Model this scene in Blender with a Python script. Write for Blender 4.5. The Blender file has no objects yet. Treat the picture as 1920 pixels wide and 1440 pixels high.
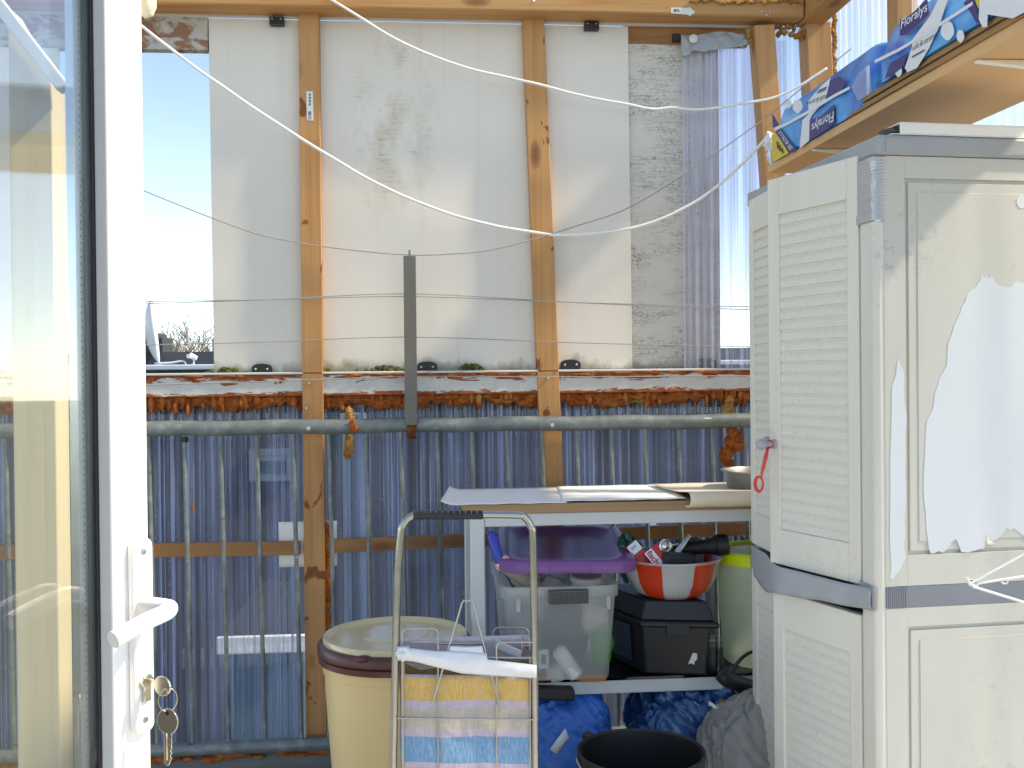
import bpy, bmesh, math, random
from mathutils import Vector, Matrix, noise
random.seed(11)
R = math.radians
S = bpy.context.scene
COL = S.collection
V = Vector

# ------------------------------------------------------------ camera
F = 1950.0                       # focal length in photo pixels (photo is 1920 x 1440)
CZ = 1.08
cam_d = bpy.data.cameras.new('camera')
cam = bpy.data.objects.new('camera', cam_d); COL.objects.link(cam)
cam_d.sensor_width = 36; cam_d.lens = 36 * F / 1920
cam_d.clip_start = 0.02; cam_d.clip_end = 3000
CR = Matrix.Rotation(R(-5.0), 3, 'Z') @ Matrix.Rotation(R(90 - 0.44), 3, 'X') @ Matrix.Rotation(R(-0.55), 3, 'Z')
cam.rotation_euler = CR.to_euler(); cam.location = (0, 0, CZ)
S.camera = cam

# ------------------------------------------------------------ sky, sun, exposure
SUN = V((0.70, -0.13, 0.70)).normalized()
W = bpy.data.worlds.new('World'); S.world = W; W.use_nodes = True
wn = W.node_tree; bg = wn.nodes['Background']
sky = wn.nodes.new('ShaderNodeTexSky'); sky.sky_type = 'NISHITA'; sky.sun_disc = False
sky.sun_elevation = math.asin(SUN.z); sky.sun_rotation = math.atan2(SUN.x, SUN.y)
sky.air_density = 0.8; sky.dust_density = 0.0; sky.ozone_density = 1.6; sky.altitude = 3500
wn.links.new(sky.outputs[0], bg.inputs[0]); bg.inputs[1].default_value = 0.15
sl = bpy.data.lights.new('sun', 'SUN'); sl.energy = 2.5; sl.angle = R(3.0); sl.color = (1, 0.95, 0.87)
so = bpy.data.objects.new('sun', sl); COL.objects.link(so)
so.rotation_euler = SUN.to_track_quat('Z', 'Y').to_euler(); so.location = SUN * 20
S.view_settings.view_transform = 'Standard'; S.view_settings.look = 'None'
S.view_settings.exposure = 1.6; S.view_settings.gamma = 1
S.view_settings.use_white_balance = True; S.view_settings.white_balance_temperature = 8600; S.view_settings.white_balance_tint = 10
S.cycles.max_bounces = 14; S.cycles.transparent_max_bounces = 24
S.cycles.caustics_reflective = False; S.cycles.caustics_refractive = False

# ------------------------------------------------------------ measuring: pixel of the photo -> point in the place
def ray(px, py): return CR @ V(((px - 960) / F, -(py - 720) / F, -1))
O = V((0, 0, CZ))
def PY(px, py, y): d = ray(px, py); return O + d * (y / d.y)
def PX(px, py, x): d = ray(px, py); return O + d * (x / d.x)
def PZ(px, py, z): d = ray(px, py); return O + d * ((z - CZ) / d.z)
FW = CR @ V((0, 0, -1))
def PD(px, py, dep): return O + ray(px, py) * dep
def PP(px, py, p0, n): d = ray(px, py); return O + d * ((p0 - O).dot(n) / d.dot(n))

# ------------------------------------------------------------ mesh builder
ORG = {}
class MB:
    def __init__(s): s.v = []; s.f = []; s.mi = []
    def face(s, pts, mi=0):
        b = len(s.v); s.v += [V(p) for p in pts]; s.f.append(list(range(b, b + len(pts)))); s.mi.append(mi); return s
    def box(s, a, b, mi=0, M=None):
        x0, x1 = sorted((a[0], b[0])); y0, y1 = sorted((a[1], b[1])); z0, z1 = sorted((a[2], b[2]))
        c = [V(p) for p in ((x0,y0,z0),(x1,y0,z0),(x1,y1,z0),(x0,y1,z0),(x0,y0,z1),(x1,y0,z1),(x1,y1,z1),(x0,y1,z1))]
        if M: c = [M @ p for p in c]
        return s.hexa(c, mi)
    def hexa(s, c, mi=0):
        k = len(s.v); s.v += [V(p) for p in c]
        for q in ((0,3,2,1),(4,5,6,7),(0,1,5,4),(1,2,6,5),(2,3,7,6),(3,0,4,7)):
            s.f.append([k + i for i in q]); s.mi.append(mi)
        return s
    def bar(s, p0, p1, w, d, up=(0, 1, 0), mi=0):
        # rectangular bar from p0 to p1, w across, d along 'up'
        p0, p1 = V(p0), V(p1); t = (p1 - p0).normalized(); u = V(up); u = (u - t * u.dot(t)).normalized(); r = t.cross(u)
        c = []
        for p in (p0, p1):
            for a, b in ((-1,-1),(1,-1),(1,1),(-1,1)): c.append(p + r * (w / 2 * a) + u * (d / 2 * b))
        return s.hexa(c, mi)
    def tube(s, pts, r, seg=10, cap=True, mi=0, close=False):
        pts = [V(p) for p in pts]; n = len(pts); k0 = len(s.v)
        rad = r if isinstance(r, (list, tuple)) else [r] * n
        prev = None
        for i, p in enumerate(pts):
            if close: t = (pts[(i + 1) % n] - pts[i - 1])
            else: t = pts[min(i + 1, n - 1)] - pts[max(i - 1, 0)]
            t = t.normalized() if t.length > 1e-9 else V((0, 0, 1))
            if prev is None:
                a = V((0, 0, 1)) if abs(t.z) < .9 else V((1, 0, 0)); u = (a - t * a.dot(t)).normalized()
            else: u = (prev - t * prev.dot(t)).normalized()
            prev = u; w = t.cross(u)
            for j in range(seg):
                a = 2 * math.pi * j / seg; s.v.append(p + (u * math.cos(a) + w * math.sin(a)) * rad[i])
        m = n if close else n - 1
        for i in range(m):
            for j in range(seg):
                a = k0 + i * seg + j; b = k0 + i * seg + (j + 1) % seg
                i2 = (i + 1) % n
                c = k0 + i2 * seg + (j + 1) % seg; d = k0 + i2 * seg + j
                s.f.append([a, b, c, d]); s.mi.append(mi)
        if cap and not close:
            s.f.append([k0 + j for j in range(seg)][::-1]); s.mi.append(mi)
            s.f.append([k0 + (n - 1) * seg + j for j in range(seg)]); s.mi.append(mi)
        return s
    def lathe(s, prof, c=(0, 0, 0), seg=48, mi=0, sx=1, sy=1, M=None):
        k0 = len(s.v); c = V(c)
        for r, z in prof:
            for j in range(seg):
                a = 2 * math.pi * j / seg; p = V((r * math.cos(a) * sx, r * math.sin(a) * sy, z))
                s.v.append((M @ p if M else p) + c)
        for i in range(len(prof) - 1):
            for j in range(seg):
                s.f.append([k0 + i*seg + j, k0 + i*seg + (j+1) % seg, k0 + (i+1)*seg + (j+1) % seg, k0 + (i+1)*seg + j]); s.mi.append(mi)
        for i, e in ((0, 1), (len(prof) - 1, 0)):
            if prof[i][0] > 1e-6:
                q = [k0 + i*seg + j for j in range(seg)]; s.f.append(q[::-1] if e else q); s.mi.append(mi)
        return s
    def loft(s, rings, mi=0, cap0=True, cap1=True):
        k0 = len(s.v); n = len(rings[0])
        for r in rings: s.v += [V(p) for p in r]
        for i in range(len(rings) - 1):
            for j in range(n):
                s.f.append([k0+i*n+j, k0+i*n+(j+1) % n, k0+(i+1)*n+(j+1) % n, k0+(i+1)*n+j]); s.mi.append(mi)
        if cap0: s.f.append([k0 + j for j in range(n)][::-1]); s.mi.append(mi)
        if cap1: s.f.append([k0 + (len(rings)-1)*n + j for j in range(n)]); s.mi.append(mi)
        return s
    def grid(s, fn, nu, nv, mi=0):
        k0 = len(s.v)
        for i in range(nu + 1):
            for j in range(nv + 1): s.v.append(V(fn(i / nu, j / nv)))
        for i in range(nu):
            for j in range(nv):
                a = k0 + i*(nv+1) + j; s.f.append([a, a + nv + 1, a + nv + 2, a + 1]); s.mi.append(mi)
        return s
    def prism(s, poly, n, th, mi=0):
        # closed flat outline 'poly' (3d points) thickened along n
        n = V(n); k = len(s.v); m = len(poly)
        s.v += [V(p) for p in poly] + [V(p) + n * th for p in poly]
        s.f.append([k + i for i in range(m)][::-1]); s.mi.append(mi)
        s.f.append([k + m + i for i in range(m)]); s.mi.append(mi)
        for i in range(m):
            j = (i + 1) % m; s.f.append([k+i, k+j, k+m+j, k+m+i]); s.mi.append(mi)
        return s
    def blob(s, c, rad, seed=0, amp=.15, fr=3, nu=36, nv=24, e=1.0, fold=0, floor=None, mi=0):
        c = V(c); k0 = len(s.v)
        def sg(x): return math.copysign(abs(x) ** e, x)
        for i in range(nv + 1):
            ph = math.pi * (i / nv - .5)
            for j in range(nu):
                th = 2 * math.pi * j / nu
                d = V((sg(math.cos(ph)) * sg(math.cos(th)), sg(math.cos(ph)) * sg(math.sin(th)), sg(math.sin(ph))))
                q = d * fr + V((seed * 3.7, seed * 1.3, seed * 7.1))
                k = 1 + amp * noise.noise(q) + amp * .5 * noise.noise(q * 2.3)
                if fold: k -= fold * (1 - abs(noise.noise(q * 1.4 + V((9, 0, 0))))) ** 6 - fold * .4 * noise.noise(q * 4)
                p = V((d.x * rad[0], d.y * rad[1], d.z * rad[2])) * k + c
                if floor is not None: p.z = max(p.z, floor)
                s.v.append(p)
        for i in range(nv):
            for j in range(nu):
                s.f.append([k0+i*nu+j, k0+i*nu+(j+1) % nu, k0+(i+1)*nu+(j+1) % nu, k0+(i+1)*nu+j]); s.mi.append(mi)
        return s
    def build(s, name, mats, parent=None, smooth=True, bevel=0, ang=38, origin=None, solid=0, weld=False, recalc=True):
        if not isinstance(mats, (list, tuple)): mats = [mats]
        if parent is not None: org = ORG[parent.name]
        elif origin is not None: org = V(origin)
        else:
            lo = V([min(p[i] for p in s.v) for i in range(3)]); hi = V([max(p[i] for p in s.v) for i in range(3)])
            org = V(((lo.x + hi.x) / 2, (lo.y + hi.y) / 2, lo.z))
        me = bpy.data.meshes.new(name)
        me.from_pydata([p - org for p in s.v], [], s.f)
        for m in mats: me.materials.append(m)
        me.polygons.foreach_set('material_index', s.mi)
        bm = bmesh.new(); bm.from_mesh(me)
        if weld: bmesh.ops.remove_doubles(bm, verts=bm.verts, dist=1e-5)
        if recalc: bmesh.ops.recalc_face_normals(bm, faces=bm.faces)
        bm.to_mesh(me); bm.free()
        if smooth:
            me.polygons.foreach_set('use_smooth', [True] * len(me.polygons)); me.set_sharp_from_angle(angle=R(ang))
        o = bpy.data.objects.new(name, me); COL.objects.link(o)
        ORG[o.name] = org
        if parent is not None: o.parent = parent
        else: o.location = org
        if solid:
            md = o.modifiers.new('solidify', 'SOLIDIFY'); md.thickness = solid; md.offset = 0
        if bevel:
            md = o.modifiers.new('bevel', 'BEVEL'); md.width = bevel; md.segments = 2; md.limit_method = 'ANGLE'; md.angle_limit = R(40)
        return o
def tag(o, label=None, cat=None, group=None, kind=None):
    if label: o['label'] = label
    if cat: o['category'] = cat
    if group: o['group'] = group
    if kind: o['kind'] = kind
    return o
def thing(name, loc, label, cat, group=None):
    o = bpy.data.objects.new(name, None); COL.objects.link(o); o.location = loc; o.empty_display_size = .05
    ORG[o.name] = V(loc); return tag(o, label, cat, group)
def spline(pts, n=8):
    pts = [V(p) for p in pts]; out = []
    for i in range(len(pts) - 1):
        p0 = pts[max(i-1, 0)]; p1 = pts[i]; p2 = pts[i+1]; p3 = pts[min(i+2, len(pts)-1)]
        for k in range(n):
            t = k / n
            out.append(.5 * ((2*p1) + (p2-p0)*t + (2*p0-5*p1+4*p2-p3)*t*t + (3*p1-p0-3*p2+p3)*t**3))
    out.append(pts[-1]); return out
def rrect(cx, cy, z, hx, hy, r, n=5):
    out = []
    for k, (sx, sy) in enumerate(((1,1),(-1,1),(-1,-1),(1,-1))):
        for i in range(n + 1):
            a = math.pi / 2 * (k + i / n); out.append(V((cx + sx*(hx-r) + r*math.cos(a), cy + sy*(hy-r) + r*math.sin(a), z)))
    return out
def text_geo(body, shear=0, offset=0):
    cu = bpy.data.curves.new('lettering', 'FONT'); cu.body = body; cu.size = 1; cu.shear = shear; cu.offset = offset; cu.resolution_u = 3
    ob = bpy.data.objects.new('lettering', cu); COL.objects.link(ob)
    me = bpy.data.meshes.new_from_object(ob.evaluated_get(bpy.context.evaluated_depsgraph_get()))
    vs = [v.co.copy() for v in me.vertices]; fs = [list(p.vertices) for p in me.polygons]
    bpy.data.objects.remove(ob); bpy.data.curves.remove(cu); bpy.data.meshes.remove(me)
    x0 = min(v.x for v in vs); x1 = max(v.x for v in vs); y0 = min(v.y for v in vs); y1 = max(v.y for v in vs)
    return [((v.x - x0) / (x1 - x0), (v.y - y0) / (y1 - y0)) for v in vs], fs
def put_text(mb, body, quad, shear=0, mi=0, offset=0):
    # quad: 3d corners lower-left, lower-right, upper-right, upper-left of the lettering
    vs, fs = text_geo(body, shear, offset); a, b, c, d = [V(p) for p in quad]; k = len(mb.v)
    for u, w in vs: mb.v.append((a*(1-u) + b*u)*(1-w) + (d*(1-u) + c*u)*w)
    for f in fs: mb.f.append([k + i for i in f]); mb.mi.append(mi)

# ------------------------------------------------------------ node helper
class G:
    def __init__(s, name):
        s.m = bpy.data.materials.new(name); s.m.use_nodes = True; s.t = s.m.node_tree
        for n in list(s.t.nodes): s.t.nodes.remove(n)
        s.out = s.t.nodes.new('ShaderNodeOutputMaterial')
    def n(s, ty, **kw):
        nd = s.t.nodes.new('ShaderNode' + ty)
        for k, v in kw.items(): setattr(nd, k, v)
        return nd
    def set(s, inp, v):
        if v is None: return
        if isinstance(v, bpy.types.NodeSocket): s.t.links.new(v, inp)
        else:
            if isinstance(v, (tuple, list)) and len(v) == 3 and inp.type == 'RGBA': v = (*v, 1)
            if isinstance(v, (int, float)) and inp.type == 'RGBA': v = (v, v, v, 1)
            inp.default_value = v
    def pos(s): return s.n('NewGeometry').outputs['Position']
    def obj(s): return s.n('TexCoord').outputs['Object']
    def map(s, vec, sc=(1,1,1), loc=(0,0,0), rot=(0,0,0)):
        nd = s.n('Mapping'); s.set(nd.inputs[0], vec); nd.inputs[1].default_value = loc; nd.inputs[2].default_value = rot; nd.inputs[3].default_value = sc
        return nd.outputs[0]
    def noise(s, vec, scale=5, detail=4, rough=.5, dist=0):
        nd = s.n('TexNoise'); s.set(nd.inputs['Vector'], vec); nd.inputs['Scale'].default_value = scale; nd.inputs['Detail'].default_value = detail
        nd.inputs['Roughness'].default_value = rough; nd.inputs['Distortion'].default_value = dist; return nd.outputs[0]
    def vor(s, vec, scale=5, feat='F1'):
        nd = s.n('TexVoronoi', feature=feat); s.set(nd.inputs['Vector'], vec); nd.inputs['Scale'].default_value = scale; return nd.outputs[0]
    def ramp(s, fac, stops, interp='LINEAR'):
        nd = s.n('ValToRGB'); s.set(nd.inputs[0], fac); cr = nd.color_ramp; cr.interpolation = interp
        while len(cr.elements) < len(stops): cr.elements.new(.5)
        for e, (p, c) in zip(cr.elements, stops):
            e.position = p; e.color = (*c, 1) if isinstance(c, (tuple, list)) else (c, c, c, 1)
        return nd.outputs[0]
    def mix(s, fac, a, b, mode='MIX'):
        nd = s.n('Mix', data_type='RGBA', blend_type=mode); s.set(nd.inputs[0], fac); s.set(nd.inputs[6], a); s.set(nd.inputs[7], b); return nd.outputs[2]
    def math(s, op, a, b=None, clamp=False):
        nd = s.n('Math', operation=op, use_clamp=clamp); s.set(nd.inputs[0], a); s.set(nd.inputs[1], b); return nd.outputs[0]
    def sep(s, vec): nd = s.n('SeparateXYZ'); s.set(nd.inputs[0], vec); return nd.outputs
    def bump(s, h, strength=.3, dist=.01):
        nd = s.n('Bump'); s.set(nd.inputs['Height'], h); nd.inputs['Strength'].default_value = strength; nd.inputs['Distance'].default_value = dist; return nd.outputs[0]
    def bsdf(s, base, rough=.5, metal=0, normal=None, spec=None, **kw):
        nd = s.n('BsdfPrincipled'); s.set(nd.inputs['Base Color'], base); s.set(nd.inputs['Roughness'], rough); s.set(nd.inputs['Metallic'], metal)
        if normal is not None: s.set(nd.inputs['Normal'], normal)
        if spec is not None: s.set(nd.inputs['Specular IOR Level'], spec)
        for k, v in kw.items(): s.set(nd.inputs[k.replace('_', ' ')], v)
        return nd.outputs[0]
    def mixs(s, fac, a, b):
        nd = s.n('MixShader'); s.set(nd.inputs[0], fac); s.t.links.new(a, nd.inputs[1]); s.t.links.new(b, nd.inputs[2]); return nd.outputs[0]
    def done(s, sh): s.t.links.new(sh, s.out.inputs[0]); return s.m
    def near(s, xc, zc, rx, rz, p=None):
        # soft ellipse in the plane of the back wall, 1 in the middle, 0 outside
        q = s.sep(p if p is not None else s.pos())
        a = s.math('DIVIDE', s.math('SUBTRACT', q[0], xc), rx); b = s.math('DIVIDE', s.math('SUBTRACT', q[2], zc), rz)
        return s.math('SUBTRACT', 1.0, s.math('SQRT', s.math('ADD', s.math('MULTIPLY', a, a), s.math('MULTIPLY', b, b))), clamp=True)

def plain(name, col, rough=.5, metal=0, var=.12, sc=8, bump=0, spec=None, **kw):
    g = G(name); v = g.obj(); nz = g.noise(v, sc, 5, .6)
    c = g.mix(nz, tuple(x * (1 - var) for x in col), tuple(min(1, x * (1 + var)) for x in col))
    rr = g.math('ADD', g.math('MULTIPLY', nz, .15), rough - .07)
    nm = g.bump(g.noise(v, sc * 12, 3), bump, .002) if bump else None
    return g.done(g.bsdf(c, rr, metal, nm, spec, **kw))

def wood(name, lo, hi, axis=2, stain=0.0, knots=True, stain_col=(.16, .035, .012)):
    g = G(name); v = g.obj()
    sc = [34, 34, 34]; sc[axis] = 1.1
    w = g.map(v, tuple(sc)); gr = g.noise(w, 1.6, 5, .6, .6)
    sc2 = [9, 9, 9]; sc2[axis] = .8
    broad = g.noise(g.map(v, tuple(sc2), (3, 1, 2)), 1, 3)
    c = g.ramp(gr, [(.25, lo), (.5, tuple((a*.35 + b*.65) for a, b in zip(lo, hi))), (.8, hi)])
    c = g.mix(g.math('MULTIPLY', broad, .45), c, tuple(a * .78 for a in lo))
    if knots:
        sk = [11, 11, 11]; sk[axis] = 4.2
        d = g.vor(g.map(v, tuple(sk), (.37, .1, .2)), 1)
        k = g.ramp(d, [(.05, 1), (.13, .7), (.2, 0)])
        c = g.mix(g.math('MULTIPLY', k, .75), c, (.14, .045, .018))
    if stain:
        ss = [13, 13, 13]; ss[axis] = 8
        s1 = g.noise(g.map(v, tuple(ss), (5, 2, 8)), 1, 4, .55, .8)
        c = g.mix(g.ramp(s1, [(1 - stain, 0), (1 - stain + .025, .9)]), c, stain_col)
    nm = g.bump(gr, .18, .003)
    return g.done(g.bsdf(c, .62, 0, nm, .3))

M = {}
M['pine'] = wood('pine', (.44, .19, .065), (.66, .36, .155), 2, .37, True, (.20, .05, .014))
M['pine_clean'] = wood('pine_clean', (.45, .20, .07), (.65, .36, .16), 2, 0)
M['pine_beam'] = wood('pine_beam', (.45, .20, .07), (.65, .37, .16), 0, .30, True, (.25, .10, .03))
M['pine_y'] = wood('pine_y', (.42, .19, .065), (.56, .31, .13), 1, .27)
M['pine_batten'] = wood('pine_batten', (.30, .13, .045), (.48, .24, .10), 0, .33)
M['pine_pale'] = wood('pine_pale', (.66, .57, .40), (.76, .67, .49), 2, 0, False)
M['brown_board'] = wood('brown_board', (.36, .18, .11), (.52, .29, .19), 0, .3)
M['table_wood'] = wood('table_wood', (.33, .19, .09), (.50, .31, .17), 0, .25)
M['fibreboard'] = plain('fibreboard', (.36, .20, .085), .7, 0, .16, 30, .25)
M['chip_under'] = plain('chip_under', (.74, .45, .215), .55, 0, .10, 14)
M['black'] = plain('black', (.012, .012, .014), .45)
M['black_soft'] = plain('black_soft', (.018, .018, .02), .55, 0, .3, 10, .2)
M['white_pvc'] = plain('white_pvc', (.90, .89, .86), .35, 0, .03, 6)
M['rubber'] = plain('rubber', (.015, .012, .018), .5)
M['steel'] = plain('steel', (.60, .60, .58), .28, 1, .12, 30)
M['alu'] = plain('alu', (.80, .82, .82), .35, 1, .08, 40)
M['nickel'] = plain('nickel', (.72, .66, .54), .22, 1, .12, 50)
M['cord'] = plain('cord', (.86, .86, .84), .5, 0, .08, 120, .4)
M['wire_line'] = plain('wire_line', (.34, .32, .29), .5, 0, .15, 60)
M['grey_plastic'] = plain('grey_plastic', (.36, .38, .40), .5, 0, .14, 22, .15)
M['grey_dark'] = plain('grey_dark', (.22, .235, .27), .5, 0, .10, 16, .1)
M['white_wire'] = plain('white_wire', (.78, .78, .78), .35)
M['table_grey'] = plain('table_grey', (.60, .62, .61), .5, 0, .07, 8)
M['paper'] = plain('paper', (.84, .83, .80), .55, 0, .06, 8, .1)
M['cream_cloth'] = plain('cream_cloth', (.76, .67, .50), .5, 0, .06, 10)
M['yellow'] = plain('yellow', (.75, .55, .03), .35, 0, .05)
M['navy'] = plain('navy', (.035, .03, .19), .3, 0, .1)
M['print_white'] = plain('print_white', (.80, .82, .86), .3, 0, .05, 30)
M['print_dark'] = plain('print_dark', (.03, .03, .07), .4)
M['purple'] = plain('purple', (.22, .085, .27), .32, 0, .08, 7, 0, .35)
M['red'] = plain('red', (.60, .03, .02), .35)
M['red_ribbon'] = plain('red_ribbon', (.66, .06, .05), .45)
M['blue_handle'] = plain('blue_handle', (.02, .05, .38), .3)
M['lime'] = plain('lime', (.66, .76, .02), .35, 0, .08)
M['bin_beige'] = plain('bin_beige', (.72, .54, .26), .34, 0, .06, 5)
M['bin_brown'] = plain('bin_brown', (.085, .022, .016), .33, 0, .12)
M['green'] = plain('green', (.07, .30, .04), .45, 0, .2, 20)
M['dark_green'] = plain('dark_green', (.012, .075, .045), .35, 0, .3, 20)
M['orange'] = plain('orange', (.60, .18, .02), .45)
M['cloth_dark'] = plain('cloth_dark', (.03, .035, .045), .8, 0, .4, 16)
M['sticker'] = plain('sticker', (.72, .70, .64), .5)
M['grille'] = plain('grille', (.30, .33, .36), .4, .5)
M['cyan'] = plain('cyan', (.05, .32, .55), .4)
M['screw'] = plain('screw', (.5, .5, .5), .3, 1)

def galvanised():
    g = G('galvanised'); v = g.obj(); p = g.pos()
    a = g.noise(v, 26, 5, .6); b = g.vor(g.map(v, (1, 1, 1)), 42)
    c = g.ramp(a, [(.3, (.13, .155, .155)), (.55, (.21, .245, .24)), (.72, (.32, .35, .335))])
    c = g.mix(g.ramp(b, [(0, .0), (.9, .35)]), c, (.11, .13, .13))
    rs = g.noise(g.map(v, (2.2, 5, 14), (4, 1, 0)), 2.2, 4, .6)
    c = g.mix(g.ramp(rs, [(.66, 0), (.69, .95)]), c, (.20, .055, .022))
    wz = g.noise(g.map(v, (5, 5, 30), (1, 7, 0)), 2, 3)
    c = g.mix(g.ramp(wz, [(.70, 0), (.72, .8)]), c, (.6, .6, .57))
    return g.done(g.bsdf(c, .48, .35, g.bump(a, .2, .002)))
M['galvanised'] = galvanised()
def rusty():
    g = G('rusty'); v = g.obj(); a = g.noise(v, 50, 5, .65)
    c = g.ramp(a, [(.3, (.05, .016, .008)), (.55, (.16, .05, .02)), (.75, (.32, .12, .05))])
    return g.done(g.bsdf(c, .85, 0, g.bump(a, .5, .004), .1))
M['rusty'] = rusty()
def foam(name, cols):
    g = G(name); v = g.obj(); a = g.noise(v, 42, 6, .65, .4); b = g.noise(v, 9, 3)
    c = g.ramp(a, [(.28, cols[0]), (.5, cols[1]), (.72, cols[2])])
    c = g.mix(g.ramp(b, [(.62, 0), (.72, .8)]), c, (.42, .27, .06))
    return g.done(g.bsdf(c, .8, 0, g.bump(a, .7, .006), .2))
M['foam'] = foam('foam', [(.17, .035, .010), (.42, .11, .026), (.56, .20, .06)])
M['foam_tan'] = foam('foam_tan', [(.22, .09, .02), (.44, .22, .06), (.55, .35, .14)])
M['foam_bright'] = foam('foam_bright', [(.28, .05, .008), (.60, .15, .015), (.70, .25, .04)])
def moss():
    g = G('moss'); v = g.obj(); a = g.noise(v, 60, 5, .7)
    return g.done(g.bsdf(g.ramp(a, [(.3, (.04, .035, .012)), (.5, (.09, .11, .02)), (.7, (.20, .20, .06))]), .9, 0, g.bump(a, .8, .006)))
M['moss'] = moss()

def panel(name, kind):
    g = G(name); p = g.pos()
    big = g.noise(p, 2.2, 4); fine = g.noise(p, 60, 3)
    c = g.mix(big, (.72, .665, .585), (.80, .75, .68))
    c = g.mix(g.math('MULTIPLY', fine, .12), c, (.45, .43, .39))
    zb = PY(700, 697, 2.95).z
    # moss and soil climbing up from the sill
    q = g.sep(p)
    hz = g.math('SUBTRACT', q[2], zb)
    mz = g.math('SUBTRACT', g.math('MULTIPLY', g.noise(g.map(p, (5, 5, 3)), 2.2, 5, .65), .16), hz)
    c = g.mix(g.ramp(g.math('MULTIPLY', g.math('SUBTRACT', mz, .052), 22.0), [(.0, 0), (.8, .7)]), c, (.16, .15, .05))
    if kind in ('middle', 'dirty'):
        strk = g.noise(g.map(p, (16, 1, 260)), 1, 4, .65)
        spk = g.noise(g.map(p, (70, 1, 130)), 1.4, 4, .7)
        if kind == 'middle':
            a = PY(735, 250, 2.95); b = PY(760, 130, 2.95)
            msk = g.math('MAXIMUM', g.near(a.x, a.z, .17, .27), g.math('MULTIPLY', g.near(b.x, b.z, .13, .14), .9))
            blot = g.noise(g.map(p, (9, 1, 4)), 1.6, 5, .6)
            f = g.math('MULTIPLY', g.math('MULTIPLY', msk, g.ramp(strk, [(.54, 0), (.68, .8)])), g.ramp(blot, [(.43, 0), (.66, 1)]))
            c = g.mix(g.math('MULTIPLY', f, 1.5, True), c, (.13, .11, .06))
            f2 = g.math('MULTIPLY', msk, g.ramp(blot, [(.46, 0), (.66, .8)]))
            c = g.mix(g.math('MULTIPLY', f2, .7, True), c, (.46, .36, .20))
            f3 = g.math('MULTIPLY', msk, g.ramp(spk, [(.64, 0), (.70, 1)]))
            c = g.mix(f3, c, (.05, .05, .03))
            drip = g.noise(g.map(p, (22, 1, .8)), 1, 3)
            c = g.mix(g.ramp(drip, [(.56, 0), (.75, .16)]), c, (.40, .37, .30))
        else:
            blot = g.noise(g.map(p, (5, 1, 12), (2, 0, 3)), 1.5, 5, .6)
            f = g.math('MULTIPLY', g.ramp(spk, [(.50, 0), (.62, 1)]), g.ramp(blot, [(.42, 0), (.6, 1)]))
            c = g.mix(g.math('MULTIPLY', f, .8), c, (.11, .095, .075))
            f = g.math('MULTIPLY', g.ramp(strk, [(.50, 0), (.64, .8)]), g.ramp(blot, [(.40, 0), (.58, 1)]))
            c = g.mix(f, c, (.20, .18, .15))
            c = g.mix(.25, c, (.42, .40, .36))
    else:
        d = g.vor(g.map(p, (4, 4, 3.4), (.3, 0, .5)), 1)
        c = g.mix(g.ramp(d, [(.018, .9), (.03, 0)]), c, (.36, .22, .08))
        drip = g.noise(g.map(p, (16, 1, .6), (4, 0, 1)), 1, 3)
        c = g.mix(g.ramp(drip, [(.58, 0), (.75, .18)]), c, (.40, .38, .33))
    return g.done(g.bsdf(c, .5, 0, g.bump(fine, .06, .002), .3))
M['panel'] = panel('panel', 'plain'); M['panel_mid'] = panel('panel_mid', 'middle'); M['panel_dirty'] = panel('panel_dirty', 'dirty')

def sill():
    g = G('sill_smeared'); p = g.pos(); q = g.sep(p)
    zt = PY(700, 699, 2.93).z; zb = PY(700, 742, 2.93).z
    h = g.math('DIVIDE', g.math('SUBTRACT', q[2], zb), zt - zb)       # 0 bottom .. 1 top
    s1 = g.noise(g.map(p, (6, 1, 30)), 2.0, 6, .68, .7)
    s2 = g.noise(g.map(p, (2.6, 1, 10), (4, 0, 2)), 2, 4, .6)
    up = g.math('ADD', s1, g.math('ADD', g.math('MULTIPLY', g.math('SUBTRACT', h, .76), .75), g.math('MULTIPLY', g.math('SUBTRACT', s2, .5), .5)))
    lo = g.math('ADD', s1, g.math('MULTIPLY', g.math('SUBTRACT', .14, h), 1.2))
    f = g.ramp(g.math('MAXIMUM', up, lo), [(.475, 0), (.495, 1)])
    a = g.noise(p, 45, 5, .65)
    fo = g.ramp(a, [(.3, (.17, .034, .01)), (.55, (.36, .095, .025)), (.75, (.48, .17, .05))])
    c = g.mix(f, g.mix(a, (.50, .47, .42), (.68, .67, .64)), fo)
    return g.done(g.bsdf(c, .6, 0, g.bump(g.math('ADD', g.math('MULTIPLY', f, 1.0), a), .4, .004), .3))
M['sill'] = sill()
def header():
    g = G('header_stained'); p = g.pos(); s1 = g.noise(g.map(p, (7, 1, 16)), 1.5, 6, .65, .5); a = g.noise(p, 50, 4)
    c = g.mix(a, (.42, .39, .34), (.56, .54, .50))
    c = g.mix(g.ramp(s1, [(.48, 0), (.56, .9)]), c, (.27, .11, .04))
    c = g.mix(g.ramp(g.noise(g.map(p, (9, 1, 9), (3, 0, 3)), 1.5, 5), [(.58, 0), (.68, .7)]), c, (.13, .11, .09))
    return g.done(g.bsdf(c, .7))
M['header'] = header()
M['track'] = plain('track', (.60, .59, .57), .45, 0, .12, 12)

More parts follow.
